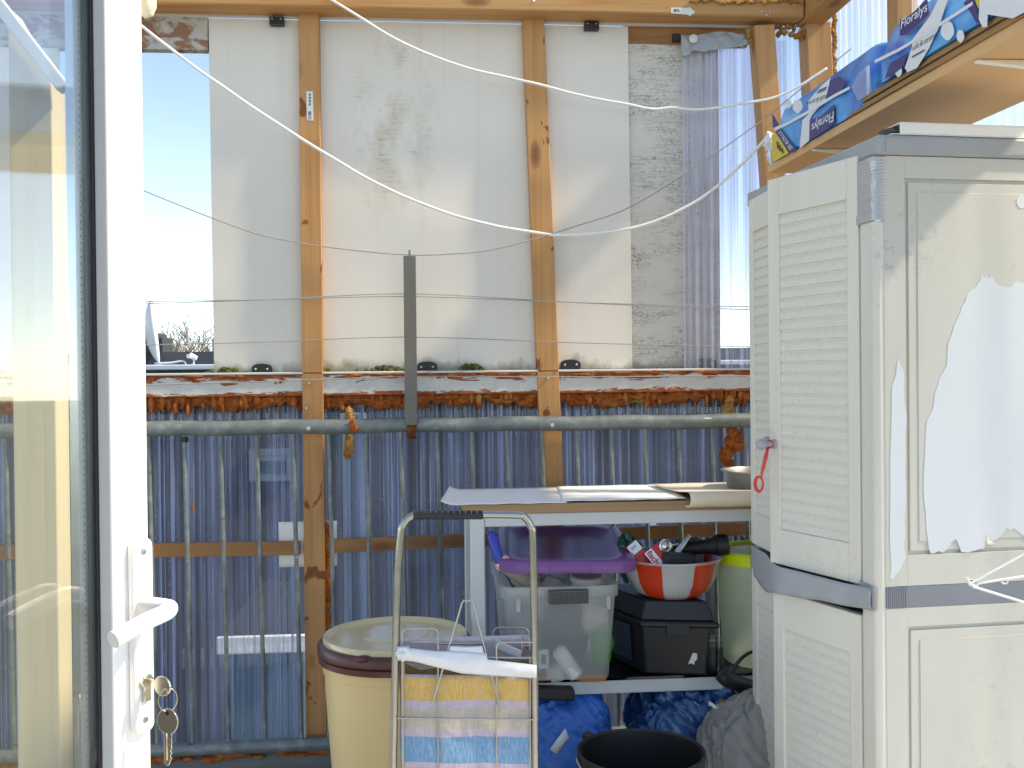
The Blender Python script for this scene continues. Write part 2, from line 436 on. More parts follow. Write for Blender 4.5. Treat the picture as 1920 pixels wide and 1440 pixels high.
def clear_sheet(name, tint, trans, milk, rough=.12, speck=True, ior=1.10, milk_col=(.7, .75, .85), rr=.12, fk=None):
    g = G(name); v = g.obj(); p = g.pos()
    fr = g.n('Fresnel'); fr.inputs[0].default_value = 1.45
    gl = g.n('BsdfGlossy'); gl.inputs['Roughness'].default_value = rough; gl.inputs['Color'].default_value = (1, 1, 1, 1)
    tr = g.n('BsdfTransparent'); tr.inputs[0].default_value = (*tint, 1)
    rf = g.n('BsdfRefraction'); rf.inputs['Color'].default_value = (*tint, 1); rf.inputs['Roughness'].default_value = rr; rf.inputs['IOR'].default_value = ior
    di = g.n('BsdfDiffuse'); tl = g.n('BsdfTranslucent')
    di.inputs[0].default_value = (*milk_col, 1); tl.inputs[0].default_value = (*milk_col, 1)
    q = g.sep(p)
    def rnd(k, o):
        w = g.n('TexWhiteNoise', noise_dimensions='1D'); g.set(w.inputs['W'], g.math('FLOOR', g.math('ADD', g.math('MULTIPLY', q[0], k), o))); return w.outputs['Value']
    rib = g.math('ADD', g.math('MULTIPLY', rnd(76.3, .3), .55), g.math('MULTIPLY', rnd(290.0, 7.1), .45))
    slow = g.noise(g.map(p, (14, 14, 1.3), (2, 0, 1)), 1, 3, .6)
    rib = g.math('MULTIPLY', rib, g.ramp(slow, [(.3, .45), (.7, 1.35)]))
    if speck: g.set(tr.inputs[0], g.mix(rib, tuple(c * .62 for c in tint), tuple(min(1, c * 1.22) for c in tint)))
    see = g.mixs(1 - trans, tr.outputs[0], rf.outputs[0])
    md = g.mixs(.5, di.outputs[0], tl.outputs[0])
    streak = g.noise(g.map(p, (120, 40, .7)), 1, 4, .65); band = g.noise(g.map(p, (10, 10, .35)), 1, 3, .6)
    mk = g.math('MULTIPLY', g.math('MULTIPLY', rib, rib), 1.9 * milk) if speck else g.math('MULTIPLY', g.math('MULTIPLY', g.ramp(streak, [(.36, .05), (.64, 1.5)]), g.ramp(band, [(.35, .45), (.65, 1.25)])), milk)
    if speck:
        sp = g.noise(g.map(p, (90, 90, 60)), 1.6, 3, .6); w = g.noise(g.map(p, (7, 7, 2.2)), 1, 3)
        f = g.math('MULTIPLY', g.ramp(sp, [(.66, 0), (.70, .9)]), g.ramp(w, [(.46, 0), (.62, 1)]))  # white droplet and dirt specks, doubling as glints painted into the colour
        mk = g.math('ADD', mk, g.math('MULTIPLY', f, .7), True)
    sh = g.mixs(mk, see, md)
    return g.done(g.mixs(g.math('MULTIPLY', fr.outputs[0], .8) if fk is None else fk, sh, gl.outputs[0]))
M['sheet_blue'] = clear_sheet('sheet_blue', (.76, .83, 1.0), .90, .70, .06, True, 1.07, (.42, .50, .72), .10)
M['sheet_violet'] = clear_sheet('sheet_violet', (.90, .88, .95), .97, .46, .2, False, 1.04, (.66, .65, .76), .1, .07)
M['sheet_white'] = clear_sheet('sheet_white', (.96, .98, 1.0), .97, .40, .3, False, 1.05, (.82, .88, .93), .1, .06)

def roof_mat():
    g = G('sheet_roof'); tr = g.n('BsdfTransparent'); tr.inputs[0].default_value = (.95, .97, .95, 1)
    di = g.n('BsdfTranslucent'); di.inputs[0].default_value = (.8, .84, .78, 1)
    return g.done(g.mixs(.22, tr.outputs[0], di.outputs[0]))
M['sheet_roof'] = roof_mat()
def glass(name, tint, refl=1.0):
    g = G(name); fr = g.n('Fresnel'); fr.inputs[0].default_value = 1.5
    tr = g.n('BsdfTransparent'); tr.inputs[0].default_value = (*tint, 1)
    gl = g.n('BsdfGlossy'); gl.inputs['Roughness'].default_value = .02
    return g.done(g.mixs(g.math('MULTIPLY', fr.outputs[0], refl), tr.outputs[0], gl.outputs[0]))
M['pane'] = glass('pane', (.975, .985, .98)); M['pane_green'] = glass('pane_green', (.86, .95, .92)); M['acrylic'] = glass('acrylic', (.9, .93, .97), .6)
def milky(name, col, trans=.4, rough=.35):
    g = G(name); tr = g.n('BsdfTransparent'); tr.inputs[0].default_value = (*[min(1, c * 1.15) for c in col], 1)
    pr = g.bsdf(g.mix(g.noise(g.obj(), 9, 4), tuple(c * .9 for c in col), col), rough); tl = g.n('BsdfTranslucent'); tl.inputs[0].default_value = (*col, 1)
    return g.done(g.mixs(trans, g.mixs(.35, pr, tl.outputs[0]), tr.outputs[0]))
M['milky'] = milky('milky', (.86, .87, .84), .52); M['milky_green'] = milky('milky_green', (.78, .84, .72), .28)
M['film'] = milky('film', (.78, .84, .90), .5, .2); M['grey_bag'] = milky('grey_bag', (.58, .57, .53), .25, .28)

def film_plastic(name, col, scale=18, b=.5, rough=.28):
    g = G(name); v = g.obj(); w = g.noise(v, scale, 4, .6, .8); a = g.noise(v, 4, 3)
    return g.done(g.bsdf(g.mix(a, tuple(c * .7 for c in col), tuple(c * 1.25 for c in col)), rough, 0, g.bump(w, b, .01), .55))
M['bag_blue'] = film_plastic('bag_blue', (.018, .19, .66), 26, .25, .38)
M['bag_navy'] = film_plastic('bag_navy', (.02, .11, .30), 16, .25, .22)
def pack_mat():
    g = G('pack_film'); v = g.obj(); a = g.noise(g.map(v, (1, 3, 4)), 2.2, 3, .5, .8); w = g.noise(v, 26, 3, .5, .6)
    c = g.ramp(a, [(.32, (.02, .14, .55)), (.5, (.045, .34, .78)), (.68, (.14, .56, .88))])
    return g.done(g.bsdf(c, .25, 0, g.bump(w, .25, .004), .5))
M['pack'] = pack_mat()

def cabinet_mat(name, lo, hi, dirt=.3):
    g = G(name); v = g.obj(); a = g.noise(v, 3, 4); f = g.noise(v, 120, 3, .6); sp = g.noise(v, 55, 5, .75); bl = g.noise(g.map(v, (4, 4, 2.4), (3, 1, 2)), 1.4, 4)
    c = g.mix(a, lo, hi)
    m = g.math('MULTIPLY', g.ramp(sp, [(.54, 0), (.66, 1)]), g.ramp(bl, [(.48, 0), (.66, 1)]))
    c = g.mix(g.math('MULTIPLY', m, dirt), c, (.13, .125, .115))
    sm = g.ramp(g.noise(g.map(v, (6, 6, 1.2), (1, 5, 2)), 1.4, 4), [(.5, 0), (.75, .3)])
    c = g.mix(g.math('MULTIPLY', sm, dirt * 1.6), c, (.27, .265, .24))
    return g.done(g.bsdf(c, .55, 0, g.bump(f, .08, .002), .3))
M['cab_door'] = cabinet_mat('cab_door', (.70, .675, .585), (.77, .745, .66), .22)
M['cab_side'] = cabinet_mat('cab_side', (.56, .55, .49), (.63, .62, .56), .32)
M['cab_patch'] = plain('cab_patch', (.66, .70, .73), .6, 0, .03, 3)
def louver_mat():
    g = G('cab_louver'); v = g.obj(); a = g.noise(v, 4, 4); sp = g.noise(v, 170, 4, .7)
    c = g.mix(a, (.68, .655, .57), (.75, .725, .64))
    c = g.mix(g.ramp(sp, [(.55, 0), (.72, .35)]), c, (.22, .21, .18))
    # upward facing ledge of every slat is darker
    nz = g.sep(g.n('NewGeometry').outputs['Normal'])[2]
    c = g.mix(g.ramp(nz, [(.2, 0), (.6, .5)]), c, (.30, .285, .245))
    return g.done(g.bsdf(c, .6))
M['cab_louver'] = louver_mat()
def duct():
    g = G('duct_tape'); v = g.obj(); w = g.n('TexWave'); g.set(w.inputs[0], g.map(v, (0, 0, 1))); w.inputs['Scale'].default_value = 55; w.bands_direction = 'Z'
    return g.done(g.bsdf((.52, .54, .57), .28, .75, g.bump(w.outputs[1], .25, .003)))
M['duct'] = duct()

def stripes():
    g = G('striped_cloth'); p = g.pos(); q = g.sep(p)
    zt = PY(870, 1250, 1.86).z; zb = PY(870, 1480, 1.86).z
    wob = g.math('MULTIPLY', g.math('SUBTRACT', g.noise(p, 7, 3), .5), .012)
    h = g.math('DIVIDE', g.math('SUBTRACT', zt, g.math('ADD', g.math('ADD', q[2], wob), g.math('MULTIPLY', q[0], .045))), zt - zb)
    lav = (.46, .37, .45); och = (.60, .36, .075); bei = (.44, .39, .32); blu = (.10, .27, .46); sal = (.58, .26, .17); pk = (.68, .56, .58)
    st = [(0, pk), (.045, lav), (.075, och), (.265, lav), (.33, bei), (.50, lav), (.555, blu), (.77, lav), (.82, sal), (.95, bei)]
    c = g.ramp(h, st, 'CONSTANT')
    wv = g.noise(g.map(p, (420, 420, 60)), 1, 2); th = g.noise(g.map(p, (60, 60, 300)), 1, 2)
    c = g.mix(g.ramp(wv, [(.4, 0), (.62, .16)]), c, (.75, .73, .70))
    c = g.mix(g.ramp(th, [(.5, 0), (.7, .18)]), c, (.2, .2, .2))
    return g.done(g.bsdf(c, .55, 0, g.bump(g.math('ADD', wv, g.noise(p, 30, 3)), .3, .004), .35))
M['stripes'] = stripes()
def bowl_mat():
    g = G('bowl_striped'); q = g.sep(g.obj()); an = g.math('ARCTAN2', q[1], q[0])
    s = g.math('SINE', g.math('ADD', g.math('MULTIPLY', an, 5.0), 0.4))
    wob = g.math('MULTIPLY', g.noise(g.obj(), 14, 3), .3)
    f = g.ramp(g.math('ADD', s, wob), [(.20, 0), (.32, 1)])
    c = g.mix(f, (.62, .63, .62), (.66, .045, .012))
    tr = g.n('BsdfTransparent'); tr.inputs[0].default_value = (.8, .8, .8, 1)
    return g.done(g.mixs(g.mix(f, .22, .0), g.bsdf(c, .3), tr.outputs[0]))
M['bowl'] = bowl_mat()
def facade():
    g = G('facade'); p = g.obj(); c = g.ramp(g.noise(g.map(p, (1.4, 1, .5)), .8, 5, .6), [(.3, (.05, .052, .065)), (.7, (.11, .11, .125))])
    return g.done(g.bsdf(c, .8))
M['facade'] = facade()
M['slate'] = plain('slate', (.035, .042, .05), .8, 0, .3, 3)
M['ledge'] = plain('ledge', (.45, .52, .62), .6, 0, .06, 2)
M['window_white'] = plain('window_white', (.20, .22, .25), .5)
M['window_glass'] = plain('window_glass', (.04, .05, .06), .15)
M['bark'] = plain('bark', (.16, .135, .115), .9, 0, .3, 6)
M['dish'] = plain('dish', (.58, .58, .60), .45, 0, .06, 3)
M['zinc'] = plain('zinc', (.93, .94, .96), .38, 0, .16, 8, .1)
M['concrete'] = plain('concrete', (.62, .60, .57), .85, 0, .25, 7, .4)
M['ground'] = plain('ground', (.09, .10, .07), .95, 0, .4, .3)
M['shed'] = plain('shed', (.085, .14, .18), .6, 0, .1, 2)

# ============================================================ the setting
PAN = 2.95
mb = MB(); mb.box((-400, -400, -6.2), (400, 900, -6)); tag(mb.build('ground', M['ground'], smooth=False), kind='structure')
mb = MB(); mb.box((-2.6, -.6, -.18), (1.3, 3.06, 0)); tag(mb.build('balcony_floor', M['concrete'], smooth=False), kind='structure')

# kerb under the railing, with foam and rust along it
kerb = thing('kerb', (-.6, 2.93, 0), 'low rounded concrete kerb under the railing at bottom left', 'kerb')
zk = PY(430, 1437, 2.87).z
mb = MB(); ring = []
pts = []
for i in range(60):
    x = -2.5 + 3.7 * i / 59; pts.append((x, 2.94 + .004 * noise.noise(V((x * 6, 0, 0))), zk - .008 + .006 * noise.noise(V((x * 9, 3, 0)))))
mb.tube(pts, .042, 14); mb.box((-2.5, 2.91, .002), (1.2, 2.975, zk)); mb.build('kerb_stone', plain('kerb_grey', (.15, .155, .155), .8, 0, .3, 12, .4), kerb)
mb = MB()
for i in range(58):
    x = -2.2 + 3.3 * i / 57 + random.uniform(-.02, .02)
    mb.blob((x, 2.902 + random.uniform(-.006, .006), zk + .018 + random.uniform(-.006, .006)), (random.uniform(.02, .06), .014, random.uniform(.006, .014)), i, .4, 3, 12, 8)
mb.build('foam_bead', M['foam'], kerb)

# ------------------------------------------------------------ far things seen over and through the wall
BY = 9.0
def bp(px, py, y=BY): return PY(px, py, y)
bld = thing('apartment_building', (0, BY + 2, -6), 'dark flat roofed building across the yard behind the clear sheeting', 'building')
ztop = bp(330, 657).z; zl1 = bp(330, 684).z; zl0 = bp(330, 694).z
mb = MB(); mb.box((-9, BY, -6), (9, BY + 7, zl0 - .002)); mb.build('wall', M['facade'], bld, smooth=False)
mb = MB(); mb.box((-9.1, BY - .12, zl0), (9.1, BY + 6.9, zl1)); mb.build('roof_ledge', M['ledge'], bld, bevel=.01)
mb = MB(); mb.box((-9, BY + .5, zl1 + .002), (9, BY + 6.7, ztop)); mb.build('roof_upstand', M['slate'], bld, smooth=False)
a = bp(268, 632, BY + .9); b = bp(306, 657, BY + .9)
mb = MB(); mb.box((a.x, BY + .9, ztop - .05), (b.x, BY + 1.3, a.z)); mb.box((a.x - .05, BY + .88, a.z), (b.x - .06, BY + 1.32, a.z + .04)); mb.build('chimney', M['slate'], bld, bevel=.01)
for (x0, y0, x1, y1, nv) in ((468, 842, 550, 900, 2), (150, 842, 230, 900, 2)):
    a = bp(x0, y0); b = bp(x1, y1)
    mb = MB(); w = .05
    mb.box((a.x, BY - .05, b.z), (b.x, BY - .003, b.z + w)); mb.box((a.x, BY - .05, a.z - w), (b.x, BY - .003, a.z))
    mb.box((a.x, BY - .049, b.z + w), (a.x + w, BY - .003, a.z - w)); mb.box((b.x - w, BY - .049, b.z + w), (b.x, BY - .003, a.z - w))
    mb.box((a.x + w, BY - .047, (a.z * .72 + b.z * .28) - .025), (b.x - w, BY - .003, (a.z * .72 + b.z * .28) + .025))
    f = mb.build('window', M['window_white'], bld, smooth=False)
    mb = MB(); mb.box((a.x + w, BY - .03, b.z + w), (b.x - w, BY - .002, a.z - w)); mb.build('pane', M['shed'] if nv == 2 else M['window_glass'], f, smooth=False)
# shed in the yard below
sh = thing('shed', (0, 6.5, -6), 'pale blue grey shed with white roof edge down in the yard', 'shed')
a = PY(425, 1192, 6.4); b = PY(568, 1192, 6.4)
mb = MB(); mb.box((a.x, 6.4, -6), (b.x, 8, a.z - .08)); mb.build('wall', M['shed'], sh, smooth=False)
mb = MB(); mb.box((a.x - .05, 6.362, a.z - .078), (b.x + .05, 8.05, a.z)); mb.build('roof', M['slate'], sh, bevel=.01)
mb = MB(); mb.box((a.x - .05, 6.33, a.z - .10), (b.x + .05, 6.36, a.z + .01)); mb.build('fascia', M['zinc'], sh, bevel=.01)

# satellite dish, edge on
c0 = bp(287, 622, BY + .25); top = bp(297, 559, BY + .25)
rd = (top.z - bp(290, 682, BY + .25).z) / 2
dish = thing('satellite_dish', (c0.x, BY + .25, zl1), 'pale satellite dish seen almost edge on above the far roof', 'satellite dish')
ax = V((.97, .19, .10)).normalized(); Q = ax.to_track_quat('Z', 'Y').to_matrix().to_4x4()
cc = V((c0.x + .0, BY + .25, (top.z + bp(290, 682, BY + .25).z) / 2))
prof = [(0.001, -.07), (rd * .4, -.06), (rd * .75, -.03), (rd, .012), (rd, .022), (rd * .75, -.016), (rd * .4, -.046), (.001, -.056)]
mb = MB(); mb.lathe(prof, cc, 40, M=Q.to_3x3()); mb.build('reflector', M['dish'], dish)
mb = MB(); mb.tube([cc + ax * -.06, cc + V((-.13, .02, -.02)), (cc.x - .13, cc.y + .02, zl1)], .022, 8); mb.box((cc.x - .17, cc.y - .02, cc.z - .10), (cc.x - .07, cc.y + .06, cc.z + .06)); mb.build('mast', M['slate'], dish)
l1 = bp(362, 668, BY + .2); l0 = bp(290, 681, BY + .2); lm = bp(343, 677, BY + .2)
mb = MB(); mb.tube(spline([l0, bp(320, 680, BY + .2), lm, bp(349, 684, BY + .2)], 5), .008, 6); mb.tube([bp(364, 682, BY + .2), l1], .007, 6); mb.tube([bp(364, 682, BY + .2), bp(349, 690, BY + .2), (l0.x, l0.y, l0.z - .01)], .008, 6); mb.build('feed_arm', M['ledge'], dish)
mb = MB(); mb.tube([bp(356, 666, BY + .2), bp(369, 672, BY + .2)], [.026, .02], 10); mb.tube([bp(356, 664, BY + .2), bp(357, 671, BY + .2)], .03, 10); mb.build('feed_horn', M['dish'], dish)

# bare trees far behind
def branch(mb, p, d, L, r, lvl):
    q = p; pts = [p]; dd = d.copy()
    for i in range(3):
        dd = (dd + V((random.uniform(-.16, .16), random.uniform(-.16, .16), random.uniform(-.02, .12)))).normalized()
        q = q + dd * (L / 3); pts.append(q)
    mb.tube(pts, [r, r * .88, r * .76, r * .62], 4 if lvl > 1 else 6, False)
    if lvl >= 6: return
    for k in range(3 if lvl < 5 else 2):
        a = random.uniform(0, 6.28); sp = random.uniform(.35, .75)
        side = V((math.cos(a), math.sin(a), 0)); nd = (dd * (1 - sp * .35) + side * sp * .8 + V((0, 0, .14))).normalized()
        st = pts[random.choice((2, 3, 3))]
        branch(mb, st, nd, L * random.uniform(.62, .80), max(r * .56, .008), lvl + 1)
for i, (px, yy, topy, lab) in enumerate(((328, 38, 577, 'bare leafless tree beside the satellite dish beyond the roof'), (384, 41, 573, 'bare leafless tree next to the first white panel beyond the roof'))):
    random.seed(40 + i)
    tp = PY(px, topy, yy)
    t = thing('bare_tree', (tp.x, yy, -6), lab, 'tree', 'bare trees behind the far roof')
    mt = MB(); mt.tube([(tp.x, yy, -6), (tp.x + .05, yy, -4), (tp.x, yy, -2.4)], [.22, .17, .13], 10); mt.build('trunk', M['bark'], t)
    mc = MB(); base = V((tp.x, yy, -2.5)); H = tp.z + 2.5
    for k in range(9):
        a = k * .72 + .3; branch(mc, base, V((math.cos(a) * .5, math.sin(a) * .5, 1)).normalized(), H * .36, .06, 1)
    zm = max(v.z for v in mc.v); kz = H / (zm + 2.5)
    for v in mc.v: v.z = -2.5 + (v.z + 2.5) * kz
    mc.build('crown', M['bark'], t)
random.seed(5)

# ============================================================ back wall
zt = PY(700, 40, PAN).z; zb = PY(700, 697, PAN).z
x_a0 = PY(395, 400, PAN).x; x_ab = PY(583, 400, PAN).x; x_bc = PY(1012, 400, PAN).x; x_cd = PY(1181, 400, PAN).x; x_d1 = PY(1352, 400, PAN).x
def mk_panel(name, x0, x1, z0, z1, y, mat, lab, clips_top=(), clips_bot=(), lean=0.0):
    t = thing(name, ((x0 + x1) / 2, y, z0), lab, 'wall board', 'white boards of the back wall')
    mb = MB(); mb.hexa([(x0 + lean, y, z0), (x1 + lean, y, z0), (x1 + lean, y + .018, z0), (x0 + lean, y + .018, z0), (x0, y, z1), (x1, y, z1), (x1, y + .018, z1), (x0, y + .018, z1)])
    mb.build('board', mat, t, smooth=False, bevel=.0015)
    for (px, py) in clips_top:
        a = PY(px - 13, py - 8, y); b = PY(px + 14, py + 7, y)
        mb = MB(); mb.box((a.x, y - .024, b.z), (b.x, y - .001, a.z)); mb.box((a.x + .012, y - .028, b.z + .002), (a.x + .02, y - .0235, a.z - .006)); cl = mb.build('top_clip', M['black'], t, bevel=.0015)
        mb = MB()
        for s in (.2, .8): mb.blob((a.x * (1 - s) + b.x * s, y - .0245, a.z - .006), (.0025, .0012, .0025), 1, 0, 1, 8, 6); mb.build('screw', M['screw'], cl); mb = MB()
    for (px, py) in clips_bot:
        a = PY(px - 19, py - 10, y); b = PY(px + 19, py + 10, y); cx = (a.x + b.x) / 2; cz = (a.z + b.z) / 2; hw = (b.x - a.x) / 2; hh = (a.z - b.z) / 2
        pl = []
        for k in range(20):
            q = 2 * math.pi * k / 20; pl.append(V((cx + hw * math.copysign(abs(math.cos(q)) ** .8, math.cos(q)), y - .001, cz + hh * math.copysign(abs(math.sin(q)) ** .6, math.sin(q)) - abs(math.cos(q)) * hh * .1)))
        mb = MB(); mb.prism(pl, (0, -1, 0), .014); cl = mb.build('bottom_clip', M['black'], t, bevel=.002)
        mb = MB()
        for s in (-.6, .55): mb.blob((cx + hw * s, y - .0155, cz), (.0032, .0015, .0032), 1, 0, 1, 10, 6); mb.build('screw', M['screw'], cl); mb = MB()
    return t
mk_panel('cladding_sheet', x_a0, x_ab - .001, zb, zt, PAN, M['panel'], 'narrow white panel between the open sky gap and the first stud', ((520, 44),), ((492, 692),), .004)
mk_panel('cladding_sheet', x_ab + .001, x_bc - .001, zb, zt, PAN, M['panel_mid'], 'widest white panel with mould streaks between the two studs', (), ((801, 688),))
mk_panel('cladding_sheet', x_bc + .001, x_cd, zb, zt, PAN, M['panel'], 'clean white panel right of the second stud', ((1107, 53),), ((1069, 684),), .003)
zd = PY(1230, 80, PAN).z
mk_panel('cladding_sheet', x_cd + .003, x_d1, zb, zd, PAN + .014, M['panel_dirty'], 'grimy speckled white panel running behind the violet sheet', (), ((1322, 682),))
mk_panel('cladding_sheet', PY(-260, 400, PAN).x, PY(112, 400, PAN).x, zb, zt, PAN, M['panel'], 'white panel seen through the door glass at far left')

# dark strip of timber above the grimy panel
a = PY(1182, 58, PAN + .02); b = PY(1274, 80, PAN + .02)
mb = MB(); mb.box((a.x - .02, PAN + .016, b.z - .01), (b.x + .2, PAN + .034, a.z + .03)); tag(mb.build('timber_strip', M['pine_batten'], bevel=.001), 'short brown timber strip above the grimy panel', 'timber strip')
a = PY(1262, 62, PAN); mb = MB(); mb.box((a.x, PAN + .002, a.z - .022), (a.x + .022, PAN + .0135, a.z)); tag(mb.build('metal_clip', M['black'], bevel=.001), 'small black clip beside the grey tape at the top of the wall', 'clip')

# header board over the sky gap
a = PY(-260, 44, PAN); b = PY(394, 95, PAN)
mb = MB(); mb.box((a.x, PAN - .004, b.z), (x_a0 - .002, PAN + .03, zt + .06)); tag(mb.build('header_board', M['header'], bevel=.002), 'stained header board with orange blotches above the sky gap', 'board')
# white sliding track below the beam
zt0 = PY(900, 46, PAN).z; zt1 = PY(900, 24, PAN).z
tr = thing('window_track', (0, 2.93, zt0), 'long white channel track running under the top beam', 'track')
mb = MB(); mb.box((-1.6, 2.932, zt0 + .018), (PY(1420, 60, 2.93).x, 2.947, zt1 + .02)); mb.build('rail', M['track'], tr, bevel=.002)
mb = MB(); mb.box((-1.6, 2.940, zt0 + .003), (PY(1420, 60, 2.93).x, 2.9485, zt0 + .0165)); mb.build('lip', M['track'], tr, bevel=.002)

# top beam, wall plate
zb0 = PY(900, 19.5, 2.865).z
bm_t = thing('top_beam', (0, 2.9, zb0), 'long horizontal pine beam across the top of the back wall', 'beam')
mb = MB(); mb.box((-2.4, 2.865, zb0), (PY(1508, 40, 2.87).x, 2.945, zb0 + .12)); mb.build('timber', M['pine_beam'], bm_t, bevel=.006)
a = PY(1258, 14, 2.8645); b = PY(1292, 28, 2.8645); tip = PY(1304, 25, 2.8645)
mb = MB(); mb.face([(a.x, 2.8642, a.z), (b.x, 2.8642, a.z), (b.x, 2.8642, a.z + .004), (tip.x, 2.8642, tip.z + .003), (b.x, 2.8642, b.z - .004), (b.x, 2.8642, b.z), (a.x, 2.8642, b.z + .004)])
st = mb.build('sticker', M['sticker'], bm_t)
mb = MB()
for k in range(5): mb.box((a.x + .008 + k * .0036, 2.8636, b.z + .008), (a.x + .008 + k * .0036 + random.choice((.0012, .0022)), 2.8640, a.z - .004))
mb.build('barcode', M['print_dark'], st)
mb = MB()
for px, py in ((1430, 21), (1445, 20), (1438, 28), (1000, 2)):
    p = PY(px, py, 2.864); MB().blob((p.x, 2.8645, p.z), (.004, .0018, .004), 1, 0, 1, 10, 6).build('screw', M['screw'], bm_t)
XW = 1.19
p0 = PY(1508, 50, 2.87)
pl_t = MB(); pl_t.box((p0.x + .002, 1.5, zb0 - .004), (p0.x + .075, 2.945, zb0 + .125))
tag(pl_t.build('side_beam', M['pine_y'], bevel=.005), 'pine beam running from the wall corner towards the viewer at top right', 'beam')

# studs
def stud(p_top, p_bot, w, y0, y1, mat, lab, name='wooden_stud', extend=0.0, group='pine studs of the shelter frame'):
    a = PY(*p_top, y0); b = PY(*p_bot, y0)
    d = (b - a); b = b + d * extend
    yc = (y0 + y1) / 2
    t = thing(name, (b.x, yc, b.z), lab, 'wooden stud', group)
    mb = MB(); mb.bar((a.x, yc, a.z), (b.x, yc, b.z), w, y1 - y0); mb.build('timber', mat, t, bevel=.002)
    return t
s1 = stud((579, 24), (593, 1385), .057, 2.918, 2.948, M['pine'], 'pine stud with the barcode sticker left of the dark steel bar')
mb = MB(); a = PY(574, 171, 2.9165); b = PY(588, 226, 2.9165)
mb.face([(a.x, 2.9172, a.z), (b.x - .001, 2.9172, a.z), (b.x, 2.9172, b.z), (a.x + .001, 2.9172, b.z)]); st = mb.build('sticker', M['sticker'], s1)
mb = MB()
for k in range(6): mb.box((a.x + .005, 2.9165, b.z + .004 + k * .004), (b.x - .006, 2.9169, b.z + .004 + k * .004 + random.choice((.0012, .0025))))
for k in range(4): mb.box((a.x + .008, 2.9165, a.z - .012 - k * .009), (a.x + .012, 2.9169, a.z - .006 - k * .009))
mb.build('barcode', M['print_dark'], st)
mb = MB()
for px, py in ((580, 718), (575, 765)):
    p = PY(px, py, 2.917); MB().tube([(p.x, 2.9175, p.z), (p.x, 2.912, p.z)], .0045, 12).build('screw', M['screw'], s1)
s2 = stud((1000, 29), (1037, 925), .062, 2.918, 2.948, M['pine'], 'pine stud with orange resin stains right of the dark steel bar', extend=.55)
mb = MB(); p = PY(1028, 708, 2.917); mb.tube([(p.x, 2.9175, p.z), (p.x, 2.912, p.z)], .0045, 12); mb.build('screw', M['screw'], s2)
s3 = stud((1434, 46), (1455, 340), .058, 2.885, 2.945, M['pine_clean'], 'pine post behind the far end of the wall shelf', 'wooden_post', 2.6)
s4 = stud((1535, 40), (1548, 300), .072, 2.90, 2.97, M['pine_clean'], 'pine corner post just behind the blue paper packs', 'wooden_post', 2.8)
p = PX(1694, 0, XW + .02); mb = MB(); mb.box((XW - .01, p.y - .03, .0), (XW + .045, p.y + .03, zb0 + .01)); tag(mb.build('wooden_post', M['pine_clean'], bevel=.003), 'pine post of the side wall behind the second paper pack', 'wooden post', 'pine studs of the shelter frame')

# sill with smeared foam
zs0 = PY(700, 741, 2.93).z; zs1 = PY(700, 701, 2.93).z
sl_t = thing('parapet_sill', (0, 2.95, zs0), 'white sill smeared with rusty orange foam under the panels', 'sill')
x_l, x_r = PY(-260, 700, 2.93).x, PY(1425, 700, 2.93).x
mb = MB(); mb.box((x_l, 2.926, zs0), (x_r, 2.975, zs1)); mb.build('board', M['sill'], sl_t, bevel=.002)
mb = MB(); mb.box((x_l, 2.918, zs1 + .0005), (x_r, 2.975, zs1 + .007)); mb.build('top_edge', M['track'], sl_t, bevel=.002)
mb = MB(); mb.box((x_l, 2.945, zs1 + .0075), (x_r, 2.974, zb - .0015)); mb.build('gap_filler', M['black_soft'], sl_t)
# foam bead hanging from the lower edge: a ragged sheet with thickness
def foam_sheet(x0, x1, ztop_, drop, y, seed, amp=.012):
    mb = MB(); n = int((x1 - x0) / .004)
    def edge(x):
        a = noise.noise(V((x * 14, seed, 0))); b = noise.noise(V((x * 55, seed, 3))); c = noise.noise(V((x * 4.3, seed, 8)))
        return drop * (1 + .55 * a + .35 * b + .5 * c)
    def fn(u, v):
        x = x0 + (x1 - x0) * u; h = edge(x) * v
        bulge = math.sin(math.pi * min(1, v * .95 + .05)) ** .6
        q = V((x * 40, v * 3 + seed, seed))
        return (x + .003 * noise.noise(q * 1.3), y - amp * bulge * (1 + .8 * noise.noise(q) + .5 * noise.noise(q * 2.7)) + .004, ztop_ - h)
    mb.grid(fn, n, 12); return mb
mb = foam_sheet(x_l, x_r, zs0 + .008, .042, 2.950, 2.0, .014)
for i in range(70):
    x = random.uniform(x_l, x_r); mb.blob((x, 2.938, zs0 - random.uniform(.0, .03)), (random.uniform(.004, .010), .008, random.uniform(.010, .028)), i, .5, 3, 10, 8)
mb.build('foam', M['foam'], sl_t)
mb = MB()
for i in range(60):
    x = random.uniform(x_l, x_r); mb.blob((x, 2.921, zs1 + random.uniform(-.006, .001)), (random.uniform(.008, .03), .004, random.uniform(.003, .006)), i, .5, 3, 10, 7)
mb.build('foam', M['foam'], sl_t)
# moss clumps on the sill
for px, w, h, lab in ((716, .065, .015, 'green moss clump on the sill left of the dark steel bar'), (425, .05, .012, 'straggly moss tuft at the foot of the narrow panel'), (885, .045, .018, 'dry brownish moss tuft on the sill between the steel bar and second stud'), (600, .03, .012, 'thin moss strip beside the first stud on the sill')):
    p = PY(px, 697, 2.93); mb = MB()
    for i in range(34):
        u = random.gauss(0, .42); hh = max(0, 1 - u * u) * h
        mb.blob((p.x + u * w, 2.938 + random.uniform(-.006, .008), zs1 + .008 + hh * random.uniform(.1, 1)), (random.uniform(.003, .008), .005, random.uniform(.003, .006)), i, .5, 3, 9, 6)
    tag(mb.build('moss_clump', M['moss']), lab, 'moss')

